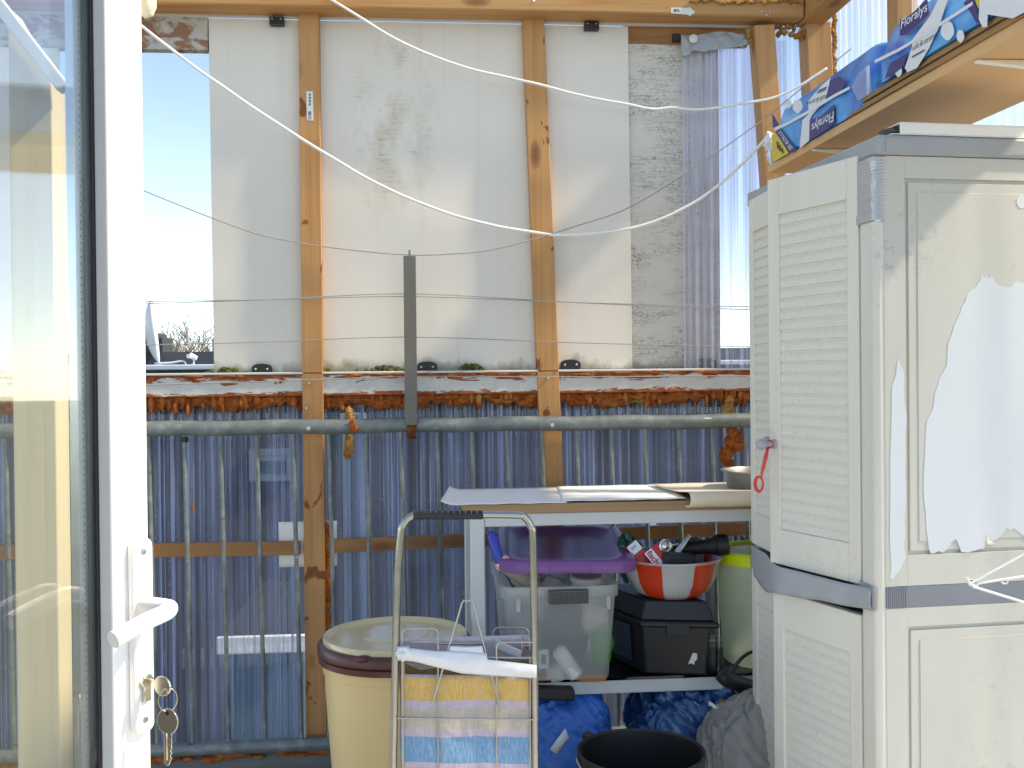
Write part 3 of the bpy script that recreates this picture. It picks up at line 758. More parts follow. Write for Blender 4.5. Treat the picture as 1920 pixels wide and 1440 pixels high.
# sheets --------------------------------------------------------------
def corr(x0, x1, z0, z1, y, per, amp, nz=26, flat=False, seg=10, wob=.003, top_tilt=0.0):
    mb = MB(); n = int((x1 - x0) / per * seg)
    def fn(u, v):
        x = x0 + (x1 - x0) * u; z = z0 + (z1 - z0) * v; ph = 2 * math.pi * x / per
        s = math.sin(ph)
        if flat: s = max(-1, min(1, s * 2.2))
        a = amp * (1 + .25 * noise.noise(V((x * 3, z * 1.2, 1))))
        return (x, y + s * a + wob * noise.noise(V((x * 7, z * 3.5, 5))) + top_tilt * max(0, v - .86) ** 1.5 * 10 * (1 + .5 * noise.noise(V((x * 12, 0, 2)))), z)
    mb.grid(fn, n, nz); return mb
mb = corr(x_l - .2, x_r + .35, .03, zs0 + .03, 2.964, .0262, .0052, 40, False, 10, .0028, .012)
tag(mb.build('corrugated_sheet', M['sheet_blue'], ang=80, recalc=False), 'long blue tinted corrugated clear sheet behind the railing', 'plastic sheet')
# brown board behind the sheet top
mb = MB(); mb.box((x_l - .2, 3.0, PY(700, 771, 3.0).z), (x_r + .3, 3.03, zs0 + .02)); tag(mb.build('backing_board', M['brown_board'], bevel=.002), 'brown board showing through the top of the blue sheet', 'board')
# violet sheet in the corner
xv0 = PY(1279, 300, 2.94).x; xv1 = PY(1418, 300, 2.94).x; zv1 = PY(1340, 74, 2.94).z
mb = corr(xv0, xv1 + .09, zs1 + .006, zv1, 2.9385, .043, .0035, 24, True, 14, .002)
tag(mb.build('corrugated_sheet', M['sheet_violet'], ang=80, recalc=False), 'narrow violet clear ribbed sheet with grey tape on top right', 'plastic sheet')
mb = corr(xv1 + .055, 1.2, .6, zb0 + .02, 2.957, .043, .0035, 20, True, 12, .002)
tag(mb.build('corrugated_sheet', M['sheet_white'], ang=80, recalc=False), 'whitish ribbed sheet between the two corner posts', 'plastic sheet')
mb = MB()
def fn(u, v):
    y = 1.35 + 1.58 * u; z = .02 + (zb0 + .1) * v; s = max(-1, min(1, 2.2 * math.sin(2 * math.pi * y / .043)))
    return (XW + .03 + s * .0035 + .003 * noise.noise(V((y * 5, z * 3, 1))), y, z)
mb.grid(fn, 460, 18)
tag(mb.build('corrugated_sheet', M['sheet_white'], ang=80, recalc=False), 'whitish translucent sheet forming the side wall above the shelf', 'plastic sheet')
mb = MB()
def fn(u, v):
    x = -2.0 + 3.25 * u; y = 3.05 - 1.6 * v; return (x, y, zb0 + .125 + (3.05 - y) * .16 + .006 * math.sin(2 * math.pi * x / .05))
mb.grid(fn, 520, 4); tag(mb.build('roof_sheet', M['sheet_roof'], ang=80, recalc=False), 'clear corrugated roof sheet just above the top beam', 'roof sheet')
# foam crumbs along roof edge and corner
def lumps(name, pts, mat, lab, cat='foam', sc=1):
    mb = MB()
    for i, (p, r) in enumerate(pts): mb.blob(p, (r[0] * sc, r[1] * sc, r[2] * sc), i + len(pts), .45, 2.4, 18, 12)
    return tag(mb.build(name, mat), lab, cat)
pts = []
for k in range(26):
    px = 1455 + k * 4.2; p = PY(px, 56 + random.uniform(-8, 10) + (8 if 1490 < px < 1512 else 0), 2.92); pts.append((p, (random.uniform(.005, .010), .010, random.uniform(.005, .011))))
lumps('foam_lump', pts, M['foam_tan'], 'crumbly tan foam where the top beam meets the corner posts')
pts = [(PY(1408 + random.uniform(-4, 8), 58 + k * 3.2, 2.915), (.009, .009, .009)) for k in range(9)]
lumps('foam_lump', pts, M['foam_tan'], 'small tan foam lump beside the grey tape under the beam')
pts = [(PY(1562 + random.uniform(-3, 4), 15 + k * 7.5, 2.92), (.007, .008, .009)) for k in range(20)]
lumps('foam_lump', pts, M['foam_tan'], 'thin run of tan foam down the right edge of the corner post')
pts = [(PY(1300 + k * 7, 4 + random.uniform(-4, 2), 2.862), (random.uniform(.005, .011), .006, random.uniform(.003, .006))) for k in range(30)]
lumps('foam_lump', pts, M['foam_tan'], 'line of yellowish foam along the top edge of the beam')

# grey tape with washer at the top of the violet sheet
tp = thing('tape_strip', (PY(1340, 88, 2.93).x, 2.93, PY(1340, 88, 2.93).z), 'crumpled grey tape holding the top of the violet sheet', 'tape')
mb = MB()
def fn(u, v):
    a = PY(1277, 60, 2.93); b = PY(1412, 60, 2.93); x = a.x + (b.x - a.x) * u
    top_ = 62 + (4 - 8 * u) + 3 * math.sin(u * 9); bot = 90 + 10 * (1 - u) - 14 * max(0, u - .45) + 4 * noise.noise(V((u * 8, 1, 0)))
    if u < .12: bot += 6
    z0 = PY(1340, top_, 2.93).z; z1 = PY(1340, bot, 2.93).z
    return (x, 2.929 + .007 * noise.noise(V((u * 9, v * 4, 2))) - .004 * v, z0 + (z1 - z0) * v)
mb.grid(fn, 44, 12); mb.build('strip', M['grey_plastic'], tp, solid=.0015)
p = PY(1300, 73, 2.92); mb = MB(); Q = Matrix.Rotation(R(90), 3, 'X')
mb.lathe([(.001, .006), (.006, .006), (.012, .003), (.013, 0), (.001, 0)], (p.x, 2.919, p.z), 24, M=Q); mb.build('washer', M['sticker'], tp)

# ------------------------------------------------------------ railing
ra = PY(270, 804, 2.888); rb = PY(1414, 789, 2.888); zr = (ra.z + rb.z) / 2
rail = thing('metal_railing', (0, 2.888, 0), 'galvanised steel railing with rusty spots along the back wall', 'railing')
mb = MB(); mb.tube([(x_l - .2 + i * .05, 2.888, zr + .0015 * math.sin(i)) for i in range(60)], .0205, 20); mb.build('top_rail', M['galvanised'], rail)
zr0 = (PY(430, 1402, 2.888).z + PY(590, 1394, 2.888).z) / 2
mb = MB(); mb.tube([(x_l - .2 + i * .05, 2.888, zr0) for i in range(60)], .018, 16); mb.build('bottom_rail', M['galvanised'], rail)
bal = [-56, 12, 79, 146, 213] + [280, 347, 415, 483, 551, 618, 687, 753, 821, 886, 952, 1018, 1083, 1148, 1211, 1274, 1337, 1400]
for px in bal:
    a = PY(px, 880, 2.888); b = PY(px + 13, 1340, 2.888); d = (b - a) / (b.z - a.z)
    t0 = a + d * (zr - .018 - a.z); t1 = a + d * (zr0 + .014 - a.z)
    mb = MB(); mb.tube([t0, t0 * .5 + t1 * .5, t1], .006, 10); mb.build('baluster', M['galvanised'], rail)
mb = MB()
for px, y in ((578, 803), (1036, 797)):
    p = PY(px, y, 2.867); mb.lathe([(.001, .003), (.006, .002), (.007, 0), (.001, 0)], (p.x, 2.8685, p.z), 16, M=Matrix.Rotation(R(90), 3, 'X')); mb.build('bolt', M['screw'], rail); mb = MB()
mb = MB(); p = PY(347, 822, 2.888); mb.lathe([(.008, 0), (.0095, .002), (.0095, .012), (.008, .014)], (p.x, 2.888, p.z - .01), 14); mb.build('clamp', M['black'], rail)

# steel bar that spreads the thin lines
p0 = PY(768, 480, 2.862); p1 = PY(771, 800, 2.862)
br = thing('line_spreader', (p1.x, 2.862, p1.z), 'upright dark steel bar clamped to the railing holding thin lines', 'line holder')
mb = MB(); mb.bar((p0.x, 2.862, p0.z), (p1.x, 2.862, p1.z + .004), .034, .006, (0, 1, 0))
mb.build('bar', plain('bar_steel', (.16, .145, .125), .5, .4, .2, 20, .1), br, bevel=.001)
mb = MB(); mb.tube([(p0.x, 2.862, p0.z - .002), (p0.x, 2.862, p0.z + .016)], .003, 8); mb.build('pin', M['galvanised'], br)
mb = MB(); p = PY(772, 805, 2.86)
mb.box((p.x - .013, 2.8605, zr - .03), (p.x + .013, 2.867, zr + .012)); mb.tube([(p.x - .013, 2.862, zr - .026), (p.x + .013, 2.862, zr - .026)], .01, 12)
mb.box((p.x - .012, 2.868, zr - .034), (p.x + .012, 2.912, zr - .0215)); mb.build('clamp', M['rusty'], br, bevel=.003)

# clothes lines
def line(name, pts, r, mat, lab, group, n=8, jit=0):
    q = spline(pts, n)
    if jit: q = [p + V((0, jit * noise.noise(p * 9), jit * noise.noise(p * 11 + V((4, 0, 0))))) for p in q]
    mb = MB(); mb.tube(q, r, 8); return tag(mb.build(name, mat, ang=180), lab, 'clothes line', group)
YC = 2.872
c1 = [(230, 18), (272, 54), (390, 143), (560, 257), (700, 341), (800, 385), (900, 417), (1000, 435), (1060, 440), (1150, 434), (1250, 407), (1350, 345), (1442, 254)]
pp = [PY(x, y, YC - .04 * max(0, (x - 1250) / 190) - .03 * max(0, (430 - x) / 200)) for x, y in c1[:-1]] + [PY(1442, 254, 2.74)]
line('clothes_line', pp, .0042, M['cord'], 'thick white cord sagging deepest from top left to the shelf end', 'clothes lines', 10, .002)
c2 = [(590, -22), (640, 11), (760, 82), (880, 128), (1000, 155), (1100, 181), (1180, 196), (1225, 204), (1262, 202), (1310, 205), (1380, 196), (1450, 184), (1500, 160), (1550, 128)]
line('clothes_line', [PY(x, y, YC - .03 * max(0, (x - 1380) / 170) - .02 * max(0, (900 - x) / 300)) for x, y in c2], .0037, M['cord'], 'white cord hanging from the top beam to the corner post', 'clothes lines', 10, .002)
c3 = [(240, 344), (266, 356), (380, 402), (480, 438), (560, 455), (660, 469), (768, 478), (850, 476), (920, 469), (1000, 449), (1080, 424), (1180, 389), (1300, 316), (1420, 232), (1500, 168), (1600, 88)]
line('clothes_line', [PY(x, y, 2.870 - .02 * max(0, (x - 1400) / 200)) for x, y in c3], .0016, M['wire_line'], 'thin slack line over the tip of the steel bar to the corner post', 'clothes lines', 8)
for k, (ys, lab) in enumerate((((570, 551, 582), 'upper strand of the highest taut pair through the steel bar'), ((565, 556, 576), 'lower strand of the highest taut pair through the steel bar'), ((647, 632, 651), 'taut thin line crossing low on the panels above the sill'), ((722, 706, 704), 'lowest taut line running across the orange smeared sill'))):
    y0 = 2.868 if k != 3 else 2.87
    line('clothes_line', [PY(225, ys[0] + 1, y0), PY(500, (ys[0] + ys[1]) / 2 + 1.5, y0), PY(768, ys[1], 2.866), PY(1090, (ys[1] + ys[2]) / 2 + 1.5, y0), PY(1440, ys[2], y0)], .0013, M['wire_line'], lab, 'clothes lines', 8)

# battens, paper, pipes behind the sheet
a = PY(235, 1030, 2.935); b = PY(562, 1028, 2.935)
mb = MB(); mb.bar((a.x - .5, 2.945, a.z), (b.x, 2.945, b.z), .038, .022); tag(mb.build('wooden_batten', M['pine_batten'], bevel=.0015), 'pine batten crossing the balusters left of the first stud', 'batten', 'battens behind the railing')
a = PY(612, 1025, 2.935); b = PY(1440, 990, 2.935)
mb = MB(); mb.bar((a.x, 2.945, a.z), (b.x, 2.945, b.z), .037, .022); tag(mb.build('wooden_batten', M['pine_batten'], bevel=.0015), 'rising pine batten between the first stud and the cabinet', 'batten', 'battens behind the railing')
mb = MB(); a = PY(523, 978, 2.962); b = PY(633, 1060, 2.962)
mb.grid(lambda u, v: (a.x + (b.x - a.x) * u, 2.953 + .001 * noise.noise(V((u * 4, v * 3, 0))), a.z + (b.z - a.z) * v), 14, 8); tag(mb.build('paper_sheet', M['paper'], solid=.0006), 'white paper stuck on the blue sheet behind the first stud', 'paper')
zp1 = PY(660, 776, 3.07).z; p = PY(664, 950, 3.07)
dp = thing('downpipe', (p.x, 3.07, -1), 'broad grey zinc downpipe behind the sheet right of the first stud', 'downpipe')
mb = MB(); mb.tube([(p.x, 3.085, -5.9), (p.x, 3.085, zp1)], .034, 24); mb.build('pipe', M['zinc'], dp)
mb = MB(); mb.lathe([(.0345, 0), (.038, .003), (.038, .018), (.0345, .021)], (p.x, 3.085, zp1 - .02), 24); mb.build('collar', M['zinc'], dp)
p = PY(1368, 900, 3.02); mb = MB(); mb.tube([(p.x, 3.03, -5.9), (p.x, 3.03, PY(1368, 775, 3.03).z)], .014, 16); tag(mb.build('downpipe', M['zinc']), 'slim grey pipe behind the sheet near the cabinet', 'downpipe')
p = PY(1208, 1010, 3.2); mb = MB(); mb.tube([(p.x, 3.2, -5.9), (p.x, 3.2, PY(1208, 990, 3.2).z), (p.x, 3.2, PY(1208, 975, 3.2).z)], [.045, .045, .03], 16); tag(mb.build('downpipe', M['cyan']), 'bright blue pipe showing behind the bowl', 'downpipe')
# foam lumps in front of the sheet
pts = [(PY(655 + dx, y, 2.937), (w, .012, .016)) for dx, y, w in ((0, 772, .011), (1, 785, .013), (2, 797, .012), (0, 822, .010), (-1, 832, .013), (-1, 843, .013), (-4, 851, .010))]
lumps('foam_lump', pts, M['foam_tan'], 'drip of orange foam hanging over the downpipe', 'foam')
pts = [(PY(1366 + dx, y, 2.937), (w, .014, .018)) for dx, y, w in ((2, 752, .012), (0, 765, .016), (-2, 778, .02), (2, 790, .018))]
lumps('foam_lump', pts, M['foam_tan'], 'yellowish foam lump above the railing near the cabinet')
pts = [(PY(1371 + dx, y, 2.93), (w, .018, .018)) for dx, y, w in ((2, 810, .016), (8, 822, .022), (10, 834, .020), (0, 830, .020), (-8, 848, .018), (-8, 862, .017), (-4, 872, .014), (-14, 856, .012))]
lumps('foam_lump', pts, M['foam'], 'large rusty foam lump below the railing near the cabinet')
pts = [(PY(612 + random.uniform(-3, 5), 985 + k * 4.6, 2.94), (random.uniform(.005, .010), .008, random.uniform(.006, .012))) for k in range(52)]
lumps('foam_lump', pts, M['foam_bright'], 'vertical run of bright orange foam along the first stud')
pts = [(PY(657 + random.uniform(-2, 14), 797 + random.uniform(-8, 8), 2.866), (.006, .004, .008)) for k in range(8)]
lumps('foam_lump', pts, M['foam'], 'rusty foam smear on the top rail left of the steel bar')
p = PY(361, 948, 2.962); lumps('foam_lump', [(p, (.004, .004, .008)), (p + V((0, 0, -.008)), (.004, .004, .006))], M['foam_bright'], 'tiny orange foam drop on the sheet between two left balusters')
# clear acrylic leftover leaning behind the table
a = PY(764, 941, 2.862); b = PY(905, 1200, 2.862)
mb = MB(); mb.box((a.x, 2.850, b.z), (b.x, 2.853, a.z)); tag(mb.build('clear_plate', M['acrylic'], bevel=.0005), 'clear plate leaning on the railing behind the table end', 'clear plate')

# post seen through the door glass
mb = MB(); a = PY(30, 45, 2.0); b = PY(112, 165, 2.0)
mb.prism([(a.x, 1.96, 0), (b.x, 1.96, 0), (b.x, 1.96, b.z), (a.x, 1.96, a.z + .02)], (0, 1, 0), .07); tag(mb.build('wooden_post', M['pine_pale'], bevel=.003), 'pale pine post with slanted top seen through the door glass', 'wooden post')
a = PY(0, 10, 1.93); b = PY(118, 160, 1.93); mb = MB(); mb.bar((a.x - .1, 1.94, a.z + .13), (b.x, 1.94, b.z - .004), .022, .03, (0, 1, 0)); tag(mb.build('brace_strip', M['track'], bevel=.002), 'slanted white strip on top of the pale post behind the glass', 'strip')

# ============================================================ door
dE = PD(276, 720, 1.25); ang = R(5.0)
def camdir(x, f): return V((x * math.cos(ang) + f * math.sin(ang), -x * math.sin(ang) + f * math.cos(ang), 0))
du = camdir(-.5, -.866); dn = camdir(.866, -.5)
def D(s, n, z): return V((dE.x, dE.y, 0)) + du * s + dn * n + V((0, 0, z))
door = thing('balcony_door', (dE.x, dE.y, .12), 'open white glazed balcony door with lever handle at left', 'door')
def dbox(mb, s0, s1, n0, n1, z0, z1, mi=0):
    return mb.hexa([D(s0, n0, z0), D(s1, n0, z0), D(s1, n1, z0), D(s0, n1, z0), D(s0, n0, z1), D(s1, n0, z1), D(s1, n1, z1), D(s0, n1, z1)], mi)
DZ0, DZ1, DW = .14, 2.2, .78
for s0, s1 in ((0, .053), (DW - .053, DW)):
    mb = MB(); dbox(mb, s0, s1, -.062, 0, DZ0, DZ1); mb.build('stile', M['white_pvc'], door, bevel=.004)
for z0, z1 in ((DZ0, DZ0 + .09), (DZ1 - .09, DZ1)):
    mb = MB(); dbox(mb, .0535, DW - .0535, -.062, -.001, z0, z1); mb.build('rail', M['white_pvc'], door, bevel=.004)
g0, g1 = DZ0 + .0905, DZ1 - .0905
mb = MB(); dbox(mb, .0535, DW - .0535, -.031, -.027, g0, g1); mb.build('glass_pane', M['pane'], door, smooth=False)
mb = MB(); dbox(mb, .0535, DW - .0535, -.052, -.048, g0, g1); mb.build('glass_pane', M['pane'], door, smooth=False)
mb = MB(); dbox(mb, .0535, .0575, -.0268, -.021, g0, g1); mb.build('gasket', M['rubber'], door, bevel=.001); mb = MB(); dbox(mb, DW - .0595, DW - .0535, -.0268, -.020, g0, g1); mb.build('gasket', M['rubber'], door, bevel=.001)
mb = MB(); dbox(mb, .0605, .0725, -.047, -.032, g0, g1)
nn = 230
for k in range(nn):
    z = g0 + (g1 - g0) * (k + .5) / nn; dbox(mb, .0655, .0665, -.0318, -.0316, z - .001, z + .001, 1)
mb.build('spacer', [M['alu'], M['rubber']], door, bevel=.0006)
# handle plate
zc = PD(262, 1192, 1.23).z
zt_, zb_ = PD(258, 1010, 1.225).z, PD(262, 1378, 1.225).z
pl = []
for k in range(24):
    q = 2 * math.pi * k / 24; r = .0145; cz = (zt_ - r) if math.sin(q) >= 0 else (zb_ + r)
    pl.append(D(.019 + r * math.copysign(abs(math.cos(q)) ** .7, math.cos(q)), .0008, cz + r * math.copysign(abs(math.sin(q)) ** .7, math.sin(q))))
mb = MB(); mb.prism(pl, dn, .0115); plate = mb.build('handle_plate', M['white_pvc'], door, bevel=.003)
mb = MB()
Qn = dn.to_track_quat('Z', 'Y').to_matrix()
for z in (zt_ - .016, zb_ + .016): mb.lathe([(.001, .0012), (.0035, .001), (.0042, 0), (.001, 0)], D(.019, .0125, z), 14, M=Qn); mb.build('screw', M['screw'], plate); mb = MB()
zh = PD(275, 1136, 1.22).z
mb = MB(); mb.lathe([(.011, 0), (.0115, .004), (.0095, .012), (.0095, .04)], D(.019, .0115, zh), 20, M=Qn)
path = [D(.019, .030, zh), D(.019, .050, zh), D(.022, .058, zh), D(.032, .063, zh - .002), D(.055, .0625, zh - .006), D(.08, .061, zh - .012), D(.102, .060, zh - .018)]
mb.tube(spline(path, 6), .0098, 18); mb.build('lever', M['white_pvc'], plate, ang=50)
zk_ = PD(275, 1281, 1.22).z
pl = []
for k in range(24):
    q = 2 * math.pi * k / 24; pl.append(D(.019 + .0085 * math.cos(q), .0115, zk_ + .0085 * math.sin(q)))
mb = MB(); mb.prism(pl, dn, .006); dbox(mb, .0142, .0238, .0116, .0172, zk_ - .024, zk_ - .006); mb.build('lock_cylinder', M['nickel'], plate, bevel=.0008)
p = PD(278, 12, 1.28); mb = MB(); mb.tube([p + V((0, 0, .05)), p, p + V((-.002, 0, -.008)), p + V((-.006, 0, -.013))], [.010, .010, .008, .003], 14); mb.build('catch', M['cream_cloth'], door)
# keys
kp = D(.019, .018, zk_)
keys = thing('key_bunch', kp, 'two brassy keys on a ring hanging from the door lock', 'keys')
mb = MB(); a = D(.0186, .0178, zk_ - .0035); 
mb.hexa([D(.0180, .0182, zk_ - .0035), D(.0205, .0182, zk_ - .0035), D(.0205, .030, zk_ - .0035), D(.0180, .030, zk_ - .0035), D(.0180, .0182, zk_ + .0035), D(.0205, .0182, zk_ + .0035), D(.0205, .030, zk_ + .0035), D(.0180, .030, zk_ + .0035)])
pl = [D(.018, .042 + .0135 * math.cos(q), zk_ - .002 + .0115 * math.sin(q)) for q in [2 * math.pi * k / 28 for k in range(28)]]
mb.prism(pl, du, .0026); mb.build('key', M['nickel'], keys, bevel=.0005)
rc = D(.0193, .0505, zk_ - .017)
mb = MB(); mb.tube([rc + (dn * .6 - du * .8) * (.0105 * math.cos(q)) + V((0, 0, .0135 * math.sin(q))) for q in [2 * math.pi * k / 30 for k in range(30)]], .0007, 8, close=True); mb.build('ring', M['nickel'], keys)
hc = D(.0193, .0505, zk_ - .042); hx = camdir(.96, -.28); hn = camdir(-.28, -.96)
mb = MB(); pl = [hc + hx * (.0138 * math.cos(q)) + V((0, 0, .0150 * math.sin(q))) - hn * .0013 for q in [2 * math.pi * k / 32 for k in range(32)]]
mb.prism(pl, hn, .0026)
blade = [(-.005, -.012), (.0055, -.012), (.0055, -.026), (.0042, -.028), (.0055, -.031), (.0035, -.034), (.0052, -.037), (.003, -.040), (.005, -.043), (.003, -.046), (.001, -.051), (-.002, -.052), (-.005, -.048)]
mb.prism([hc + hx * x + V((0, 0, z)) - hn * .0011 for x, z in blade], hn, .0022); mb.tube([hc + hx * -.001 + hn * .0015 + V((0, 0, -.013)), hc + hx * -.001 + hn * .0015 + V((0, 0, -.045))], .0008, 6)
mb.tube([hc + V((0, 0, .010)) + hn * .002, hc + V((0, 0, .010)) - hn * .002], .003, 12, mi=1); mb.build('key', [M['nickel'], M['black']], keys, bevel=.0004)

# ============================================================ cabinet
C0 = PD(1655, 720, 1.84); C1 = PD(1413, 720, 2.41)
e = V((C1.x - C0.x, C1.y - C0.y, 0)); CW = e.length; e.normalize(); wv = V((e.y, -e.x, 0))
def K(s, w, z): return V((C0.x, C0.y, 0)) + e * s + wv * w + V((0, 0, z))
CD = .375
cab = thing('storage_cabinet', K(CW / 2, CD / 2, 0), 'tall weathered plastic cabinet with louvered doors at right', 'cabinet')
def kbox(mb, s0, s1, w0, w1, z0, z1, mi=0):
    return mb.hexa([K(s0, w0, z0), K(s1, w0, z0), K(s1, w1, z0), K(s0, w1, z0), K(s0, w0, z1), K(s1, w0, z1), K(s1, w1, z1), K(s0, w1, z1)], mi)
zcap0 = PD(1655, 291, 1.84).z; zcap1 = PD(1655, 254, 1.84).z
zb1 = PD(1660, 1102, 1.84).z; zb0_ = PD(1660, 1142, 1.84).z
# body: frame, back, far side, shelves ; pilasters at the front corners
mb = MB(); kbox(mb, .008, CW - .002, CD - .02, CD, .03, zcap0 - .001); kbox(mb, CW - .02, CW - .001, .02, CD - .0205, .03, zcap0 - .001)
for z in (.035, .35, zb0_ + .01, 1.1, zcap0 - .02): kbox(mb, .012, CW - .0205, .03, CD - .0205, z, z + .015)
mb.build('carcass', M['cab_door'], cab, bevel=.002)
for s0, s1 in ((.001, .060), (CW - .024, CW)):
    mb = MB(); kbox(mb, s0, s1, -.013 if s0 < .1 else 0, .029, .03, zcap0 - .001); mb.build('corner_pilaster', M['cab_door'], cab, bevel=.010 if s0 < .1 else .006)
def side_panel(z0, z1, zi0, zi1, name):
    # face towards the viewer: border, sunk groove and raised field; side plane is s = 0 .. .010
    mb = MB(); kbox(mb, .006, .0115, .006, CD, z0, z1)                     # groove floor
    b0, b1 = .045, CD - .045
    kbox(mb, 0.000, .0058, .004, b0, z0, z1); kbox(mb, 0.000, .0058, b1, CD, z0, z1)
    kbox(mb, 0.0002, .0058, b0 + .0001, b1 - .0001, z0, zi0); kbox(mb, 0.0002, .0058, b0 + .0001, b1 - .0001, zi1, z1)
    kbox(mb, .0018, .0058, b0 + .007, b1 - .007, zi0 + .007, zi1 - .007)
    kbox(mb, .0006, .0016, b0 + .024, b1 - .024, zi0 + .024, zi1 - .024)
    return mb.build(name, M['cab_side'], cab, bevel=.0012)
up_p = side_panel(zb1 + .0005, zcap0 - .001, PD(1700, 1042, 1.845).z, PD(1700, 334, 1.845).z, 'side_panel')
lo_p = side_panel(.03, zb0_ - .0005, .09, PD(1703, 1176, 1.85).z, 'side_panel')
# worn patches where the grey skin has peeled away
sn = -e
def patch(px_list, off=.0004, d0=0.0):
    P0 = K(d0, 0, 0); return [PP(x, y, P0, sn) for x, y in px_list]
big = [(1835,529),(1841,516),(1846,521),(1850,517),(1854,522),(1858,513),(1862,522),(1867,529),(1871,535),(1876,536),(1887,539),(1896,538),(1900,531),(1905,528),(1925,532),(1965,548),(2010,560),(2040,640),(2045,800),(2035,930),(2000,1000),(1960,990),(1930,1012),(1917,1003),(1908,996),(1900,990),(1894,994),(1887,990),(1878,1003),(1867,1012),(1850,1020),(1845,1030),(1838,1029),(1827,1032),(1815,1036),(1802,1035),(1798,1023),(1792,1010),(1785,1015),(1776,1028),(1768,1036),(1760,1033),(1752,1037),(1745,1038),(1741,1028),(1740,1017),(1737,990),(1736,965),(1733,940),(1731,915),(1732,885),(1734,854),(1735,820),(1737,790),(1744,777),(1750,763),(1752,740),(1758,722),(1761,708),(1768,698),(1775,685),(1776,665),(1777,644),(1783,630),(1790,607),(1800,587),(1803,575),(1809,567),(1812,553),(1820,542),(1827,541)]
nar = [(1683,674),(1686,676),(1689,685),(1693,693),(1695,702),(1694,730),(1696,760),(1699,772),(1700,787),(1697,820),(1698,862),(1697,892),(1699,915),(1698,945),(1695,975),(1697,1003),(1694,1020),(1698,1047),(1692,1058),(1687,1070),(1680,1076),(1673,1087),(1668,1083),(1671,1065),(1670,1043),(1668,1015),(1669,940),(1669,862),(1671,790),(1672,725),(1676,714),(1680,702),(1681,685)]
mb = MB(); mb.prism(patch(big, d0=.0006), sn, .0007); mb.build('worn_patch', M['cab_patch'], up_p, smooth=False)
mb = MB(); mb.prism(patch(nar), sn, .0007); mb.build('worn_patch', M['cab_patch'], up_p, smooth=False)
mb = MB(); mb.prism(patch([(1906,372),(1912,366),(1925,368),(1930,380),(1924,390),(1911,390),(1906,382)], d0=.0006), sn, .0007)
mb.build('worn_patch', M['cab_patch'], up_p, smooth=False)
cu = patch([(1842, 998), (1850, 1012), (1866, 1018), (1848, 1030)], d0=.0006); cu[0] = cu[0] + sn * .012; cu[1] = cu[1] + sn * .006
mb = MB(); mb.face(cu); mb.build('peeled_flap', M['cab_side'], up_p, solid=.0008)
# cap, plinth, waist band
mb = MB(); kbox(mb, -.008, CW + .008, -.010, CD + .006, zcap0, zcap1); mb.build('cap', M['grey_plastic'], cab, bevel=.005)
mb = MB(); kbox(mb, -.0096, -.0081, .004, .052, zcap0 + .003, zcap1 - .006); mb.build('cap_corner', M['grey_plastic'], cab, bevel=.0007)
mb = MB(); kbox(mb, .004, CW - .004, .004, CD - .002, 0, .029); mb.build('plinth', M['grey_dark'], cab, bevel=.002)
mb = MB(); kbox(mb, .000, .0115, .044, CD, zb0_, zb1)
for k in range(11):
    w = .005 + k * .0036; kbox(mb, -.0008, .0115, w, w + .0024, zb0_, zb1)
kbox(mb, .0008, .0115, .003, .0438, zb0_ + .0005, zb1 - .0005)
mb.build('waist_band', M['grey_dark'], cab, smooth=False)
mb = MB()
for k in range(8):
    s = .002 + k * .0058; kbox(mb, s, s + .004, -.0175, -.0135, zb0_ - .003, zb1 + .001)
kbox(mb, .002, .058, -.0165, -.0131, zb0_ - .0025, zb1 + .0005); mb.build('band_rib', M['grey_plastic'], cab, bevel=.0006)
# doors
def louver_door(hinge, d, width, z0, z1, knob_z, lab):
    d = V((d.x, d.y, 0)).normalized(); nrm = V((-d.y, d.x, 0))
    if nrm.dot(-wv) < 0: nrm = -nrm                                        # outward
    def L(s, n, z): return V((hinge.x, hinge.y, 0)) + d * s + nrm * n + V((0, 0, z))
    def lb(mb, s0, s1, n0, n1, za, zb, mi=0):
        return mb.hexa([L(s0, n0, za), L(s1, n0, za), L(s1, n1, za), L(s0, n1, za), L(s0, n0, zb), L(s1, n0, zb), L(s1, n1, zb), L(s0, n1, zb)], mi)
    a, b, ta, tb = .032, width - .034, .075, .072
    mb = MB(); lb(mb, .002, a, 0, .016, z0, z1); lb(mb, b, width, 0, .016, z0, z1); lb(mb, a + .0001, b - .0001, 0, .0158, z0, z0 + tb); lb(mb, a + .0001, b - .0001, 0, .0158, z1 - ta, z1)
    dr = mb.build('door', M['cab_door'], cab, bevel=.002)
    if lab: dr['label'] = lab
    n = max(3, int(round((z1 - ta - z0 - tb) / .0212))); hh = (z1 - ta - z0 - tb) / n
    prof = []
    for k in range(n):
        zz = z0 + tb + k * hh; prof += [(.0122, zz + .0004), (.0124, zz + hh * .35), (.0112, zz + hh * .75), (.0094, zz + hh - .0014), (.0094, zz + hh - .0002)]
    mb = MB(); m = len(prof)
    for j in range(2):
        s = a - .002 if j == 0 else b + .002
        for nn_, zz in prof: mb.v.append(L(s, nn_, zz))
    for i in range(m - 1): mb.f.append([i, i + 1, m + i + 1, m + i]); mb.mi.append(0)
    # backing so the louver is not a bare sheet
    lb(mb, a - .002, b + .002, .001, .004, z0 + tb - .002, z1 - ta + .002)
    mb.build('louver', M['cab_louver'], dr, ang=25, recalc=True)
    if knob_z:
        Qk = nrm.to_track_quat('Z', 'Y').to_matrix()
        mb = MB(); mb.lathe([(.010, 0), (.010, .003), (.0055, .006), (.0055, .020), (.008, .023), (.0108, .029), (.0112, .034), (.009, .040), (.004, .043), (.001, .0435)], L(width - .017, .0158, knob_z), 20, M=Qk)
        mb.build('knob', M['grey_plastic'], dr)
    return L
zk2 = PD(1470, 832, 2.12).z
